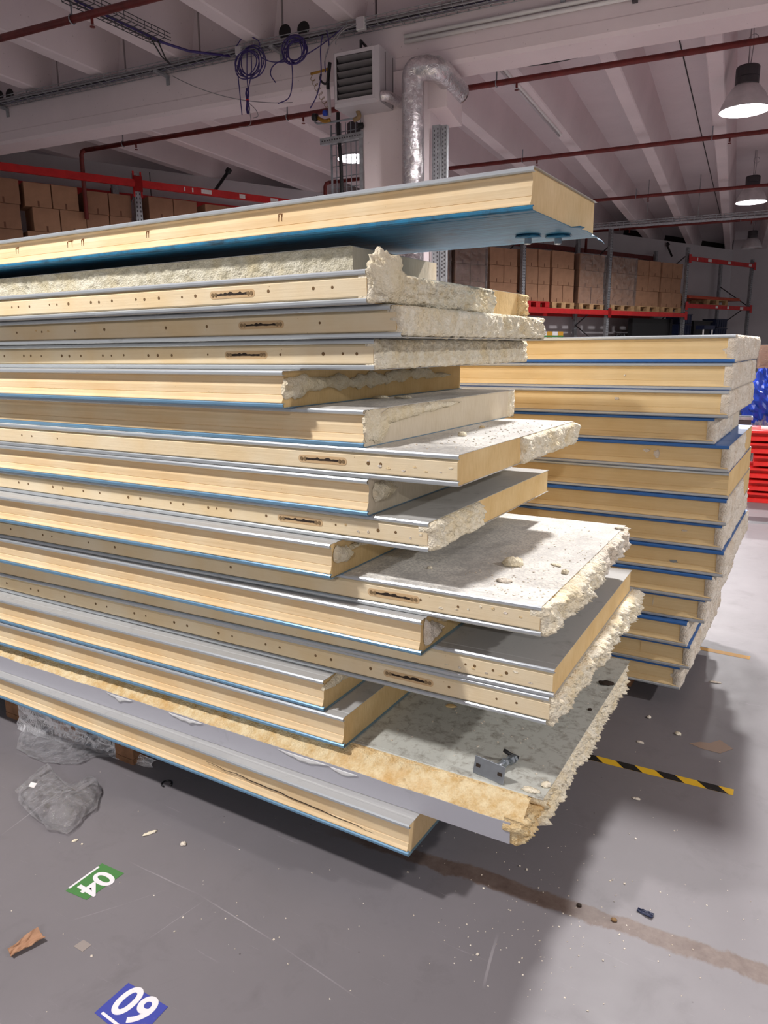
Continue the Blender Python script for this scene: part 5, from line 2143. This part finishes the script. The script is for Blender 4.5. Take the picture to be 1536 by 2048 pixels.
# oxide red sprinkler pipes
def sprinkler(yb_, x0, x1, label, drop=None, z=4.30):
    e = empty('sprinkler_pipe', bw(x0, yb_, z), BA)
    tag(e, label, 'pipe', 'red sprinkler pipes')
    m = MB()
    m.tube([(0, 0, 0), (x1 - x0, 0, 0)], 0.030, 12)
    m.build('pipe_run', M['pipe_red'], e, True)
    s = 0.7
    while s < x1 - x0:
        m = MB()
        m.tube([(s, 0, 0.02), (s, 0, 0.145)], 0.008, 6)
        m.tube([(s + 0.034 * 0, 0.036 * math.cos(a), 0.036 * math.sin(a)) for a in [2 * math.pi * i / 14 for i in range(14)]], 0.006, 5, 0, True)
        m.build('hanger', M['zinc'], e)
        m = MB()
        m.tube([(s + 0.22, 0, -0.02), (s + 0.22, 0, -0.075)], 0.012, 8)
        m.lathe([(0.0, -0.10), (0.022, -0.098), (0.022, -0.092), (0.0, -0.09)], 12, 0, Matrix.Translation((s + 0.22, 0, 0)), False)
        m.build('sprinkler_head', M['pipe_red'], e)
        s += 2.6
    if drop:
        m = MB()
        m.tube([(0.02, 0, 0), (-0.05, 0, -0.012), (-0.075, 0, -0.06), (-0.08, 0, -drop)], 0.030, 12)
        m.build('drop_pipe', M['pipe_red'], e, True)
    return e


sprinkler(5.25, -8.6, 3.0, 'oxide red pipe crossing the upper left corner under the ceiling')
sprinkler(8.36, -8.42, 3.0, 'long red pipe behind the big beam, bending down at the left', 0.9)
sprinkler(11.70, -6.4, 3.0, 'red pipe passing between the two lit lamps', 0.6)
sprinkler(15.42, -5.2, 3.0, 'red pipe crossing the second lit lamp')
sprinkler(19.3, -3.4, 3.0, 'farthest red pipe above the right rack', 0.5)
pd = at_z(1400, 440, 4.1)
ybt = -math.sin(BA) * pd.x + math.cos(BA) * pd.y
wire_tray('brightly lit mesh tray hanging across the far right', bw(-3.2, ybt, 4.08), bw(2.4, ybt, 4.08), 0.22, 0.09, 0.14, 'galv', 0.009)
for k, (u, v) in enumerate(((1290, 325), (1398, 315))):
    top = at_z(u, v, SLAB_Z)
    q = (-1.9, -0.9)[k]
    m = MB()
    m.tube([bw(q, ybt, 4.10), bw(q, ybt, SLAB_Z - 0.002)], 0.008, 6)
    tag(m.build('hanger_rod', M['galv']), ('left', 'right')[k] + ' thin rod holding the brightly lit tray', 'rod')
# sagging black wire behind the beam at right
m = MB()
P_w = [at_plane(945, 128, bw(0, 7.3), BY), at_plane(1060, 131, bw(0, 7.5), BY), at_plane(1170, 110, bw(0, 7.6), BY), at_plane(1266, 70, bw(0, 7.4), BY)]
m.tube(smooth_path(P_w), 0.007, 6)
tag(m.build('sagging_wire', M['black'], None, True), 'black wire sagging below the ceiling right of the foil duct', 'cable')
# dark thin joint line between two ceiling slabs
m = MB()
a, b = at_z(1353, 55, SLAB_Z - 0.003), at_z(1445, 450, SLAB_Z - 0.003)
m.tube([a, b], 0.008, 6)
jo = m.build('slab_joint', M['black'], ceiling)
# fluorescent batten under a rib
a, b = at_z(985, 120, RIB_Z - 0.03), at_z(1120, 272, RIB_Z - 0.03)
d = (b - a)
e = empty('batten_light', a, math.atan2(d.y, d.x))
tag(e, 'unlit white batten fitting below the ceiling right of the foil duct', 'light fitting')
m = MB()
m.box((0, -0.03, 0), (d.length, 0.03, 0.029))
m.build('batten_body', M['white_paint'], e, bevel=0.004)
m = MB()
m.tube([(0.05, 0, -0.014), (d.length - 0.05, 0, -0.014)], 0.013, 8)
m.build('tube', M['heater'], e, True)

# ------------------------------------------------------------------ fan heater and pipework on the column
hx0, hx1, hz0, hz1 = -4.14, -3.72, 3.68, 4.13
HE = empty('fan_heater', (-3.93, 6.0, hz0), BA)
tag(HE, 'light grey fan heater with dark louvres hung on the concrete column', 'heater')
w, h, dp = 0.225, 0.45, 0.52
m = MB()
fr = [(-w + 0.05, 0.05), (w - 0.05, 0.05), (w - 0.05, h - 0.05), (-w + 0.05, h - 0.05)]
ot = [(-w, 0.0), (w, 0.0), (w, h), (-w, h)]
base = len(m.v)
lay = [[(x, 0.0, z) for x, z in fr], [(x, 0.0, z) for x, z in [(-w + 0.03, 0.02), (w - 0.03, 0.02), (w - 0.03, h - 0.02), (-w + 0.03, h - 0.02)]],
       [(x, 0.045, z) for x, z in ot], [(x, dp, z) for x, z in ot]]
for l in lay:
    m.v += l
for k in range(3):
    for j in range(4):
        a, b = base + k * 4 + j, base + k * 4 + (j + 1) % 4
        m.f.append((a, b, b + 4, a + 4))
        m.m.append(0)
m.f.append(tuple(base + 12 + j for j in range(4)))
m.m.append(0)
m.build('housing', M['heater'], HE)
m = MB()
m.box((-w + 0.05, 0.05, 0.05), (w - 0.05, 0.055, h - 0.05))
m.build('coil_back', M['black'], HE)
m = MB()
for k in range(6):
    zc = 0.075 + k * 0.061
    m = MB()
    m.box((-w + 0.052, -0.028, -0.0025), (w - 0.052, 0.028, 0.0025), 0, Matrix.Translation((0, 0.026, zc)) @ Matrix.Rotation(math.radians(-38), 4, 'X'))
    m.build('louvre', M['louver'], HE)
for q in (0.16, 0.32):
    m = MB()
    m.box((w - 0.001, q, 0.02), (w + 0.003, q + 0.012, h - 0.02))
    m.build('side_seam', M['louver'], HE)
m = MB()
m.tube([(0.02, 0.1, h), (0.02, 0.1, h + 0.08), (0.0, 0.25, h + 0.085)], 0.012, 8)
m.build('hook', M['black'], HE)
# foil elbows at the heater corner
m = MB()
q0 = Vector((-3.72, 6.10, 3.73))
m.tube(smooth_path([q0, q0 + BX * 0.05 + BY * 0.03, q0 + BX * 0.10 + BY * 0.22 + Vector((0, 0, -0.01)), q0 + BX * 0.16 + BY * 0.5 + Vector((0, 0, -0.02))]), [0.02] + [0.045] * 12 + [0.035] * 6, 14)
tag(m.build('foil_elbow', M['foil'], None, True), 'short foil-wrapped elbow at the lower right corner of the heater', 'duct')

# big foil duct
m = MB()
D = [at_y(826, 480, 6.22), at_y(826, 300, 6.22), at_y(826, 190, 6.22), at_y(826, 160, 6.22), at_y(829, 144, 6.22), at_y(838, 137, 6.22), at_y(862, 137, 6.23)]
tail = at_y(876, 139, 6.28)
D += [tail, tail + BY * 0.16 + BX * 0.01 - Vector((0, 0, 0.01)), tail + BY * 0.55 + BX * 0.0 - Vector((0, 0, 0.03))]
m.tube(smooth_path(D, 8), 0.098, 24)
dv = m.v
for i in range(len(dv)):
    p = Vector(dv[i])
    k = 0.006 * nz(p.x * 18, p.y * 18, p.z * 18)
    dv[i] = (p.x + k, p.y - k, p.z + k * 0.6)
tag(m.build('foil_duct', M['foil'], None, True), 'thick foil-wrapped duct rising beside the column and bending back under the beam', 'duct')
# upright continues to the floor out of sight
m = MB()
p = at_y(826, 480, 6.22)
m.tube([(p.x, p.y, 0.002), (p.x, p.y, p.z - 0.003)], 0.098, 20)
tag(m.build('duct_riser', M['foil'], None, True), 'lower riser of the foil duct, behind the front stack', 'duct')

# perforated strut channels right of the column
for k, (u, wpx) in enumerate(((872, 0.075), (888, 0.05))):
    p = at_y(u, 300, 6.42)
    top = at_y(u, 250, 6.42).z
    e = empty('strut_channel', (p.x, p.y, 0), BA)
    tag(e, ('wide', 'narrow')[k] + ' perforated steel channel standing right of the column', 'channel')
    m = MB()
    m.box((-wpx / 2, 0, 0.001), (wpx / 2, 0.004, top))
    m.box((-wpx / 2, 0, 0.001), (-wpx / 2 + 0.004, 0.05, top))
    m.box((wpx / 2 - 0.004, 0, 0.001), (wpx / 2, 0.05, top))
    m.build('channel_body', M['galv'], e)
    m = MB()
    zz = 2.2
    while zz < top - 0.03:
        for q in (-0.22, 0.22):
            m.box((q * wpx - 0.005, -0.001, zz + (0.012 if q > 0 else 0)), (q * wpx + 0.005, 0.0, zz + 0.016 + (0.012 if q > 0 else 0)))
        zz += 0.034
    o = m.build('perforations', M['lamp_cap'], e)
    o['kind'] = 'stuff'

# wire ladder and bracket left of the column
lp = at_y(663, 300, 6.40)
rp = at_y(722, 300, 6.40)
ltop = at_y(690, 245, 6.40).z
e = empty('wire_ladder', (lp.x, lp.y, 0))
tag(e, 'upright wire mesh ladder left of the column carrying cables', 'wire ladder')
wl = rp.x - lp.x
for k in range(7):
    m = MB()
    q = wl * k / 6
    m.tube([(q, 0, 0.001), (q, 0, ltop)], 0.005 if k else 0.011, 5)
    m.build('upright_wire', M['zinc'], e)
zz = 2.4
while zz < ltop:
    m = MB()
    m.tube([(0, 0.008, zz), (wl, 0.008, zz)], 0.004, 5)
    m.build('cross_wire', M['zinc'], e)
    zz += 0.10
m = MB()
m.tube(smooth_path([at_y(676, 225, 6.38), at_y(677, 270, 6.38), at_y(682, 330, 6.38), at_y(684, 420, 6.38)]), 0.018, 8)
tag(m.build('black_hose', M['black'], None, True), 'thick black cable running down the wire ladder', 'cable')
a, b = at_y(640, 284, 6.30), at_y(728, 268, 6.34)
d = b - a
e = empty('support_channel', a, math.atan2(d.y, d.x))
tag(e, 'perforated strut arm crossing the wire ladder', 'channel')
Mt = Matrix.Rotation(-math.atan2(d.z, math.hypot(d.x, d.y)), 4, 'Y')
m = MB()
m.box((0, -0.002, -0.028), (d.length, 0.04, 0.028), 0, Mt)
m.build('arm_body', M['galv'], e)
m = MB()
for k in range(16):
    q = 0.02 + k * (d.length - 0.04) / 16
    m.box((q, -0.0035, -0.006), (q + 0.014, -0.002, 0.006), 0, Mt)
o = m.build('perforations', M['lamp_cap'], e)
o['kind'] = 'stuff'
p = at_y(722, 300, 6.34)
e = empty('strut_channel', (p.x, p.y, 0), BA)
tag(e, 'slotted steel channel beside the column lamp', 'channel')
m = MB()
m.box((-0.02, 0, 0.001), (0.02, 0.04, at_y(722, 275, 6.34).z))
m.build('channel_body', M['galv'], e)

# gas pipework left of the heater
def piece(pts, r, mat, label, name, cat='pipe', y=6.2, n=8):
    m = MB()
    m.tube(smooth_path([at_y(u, v, y) for (u, v) in pts]), r, n)
    return tag(m.build(name, M[mat], None, True), label, cat)


piece([(657, 130), (657, 170), (660, 232)], 0.016, 'heater', 'white riser pipe left of the heater', 'riser_pipe')
piece([(660, 125), (656, 160), (656, 178)], 0.016, 'black', 'black valve body on the riser left of the heater', 'valve', 'valve', 6.15)
piece([(622, 148), (640, 143), (656, 138)], 0.012, 'brass', 'brass nozzle pointing left beside the heater', 'brass_nozzle', 'nozzle', 6.15)
piece([(642, 148), (641, 160), (650, 168), (656, 162)], 0.010, 'black', 'black hose loop under the brass nozzle', 'hose_loop', 'hose', 6.13)
piece([(630, 236), (632, 246), (650, 246), (712, 236)], 0.009, 'zinc', 'thin steel pipe running below the heater', 'steel_pipe', 'pipe', 6.2)
piece([(627, 234), (633, 235)], 0.034, 'black', 'round black gauge left of the heater', 'gauge', 'gauge', 6.15, 16)
piece([(648, 226), (653, 226)], 0.026, 'blue_plastic', 'blue valve below the heater', 'shutoff_valve', 'valve', 6.14, 12)
piece([(636, 236), (648, 242), (660, 240)], 0.018, 'brass', 'brass tee fitting below the blue knob', 'brass_tee', 'fitting', 6.17)
piece([(716, 222), (718, 234), (708, 240)], 0.022, 'pin', 'bronze fitting under the heater floor', 'bronze_fitting', 'fitting', 6.2)
piece([(720, 248), (722, 256)], 0.035, 'black', 'black box above the column lamp', 'black_box', 'box', 6.3, 4)
m = MB()
pts = []
for i in range(70):
    t = i / 69
    c0 = at_y(622 + 32 * t, 152 + 62 * t, 6.12)
    a = t * 2 * math.pi * 7
    rr = 0.025 * (0.5 + 0.5 * math.sin(math.pi * t))
    pts.append(c0 + Vector((rr * math.cos(a), 0.01 * math.sin(a), rr * math.sin(a))))
m.tube(pts, 0.0028, 4)
tag(m.build('spiral_wire', M['pin'], None, True), 'springy spiral wire hanging from the brass nozzle', 'wire')
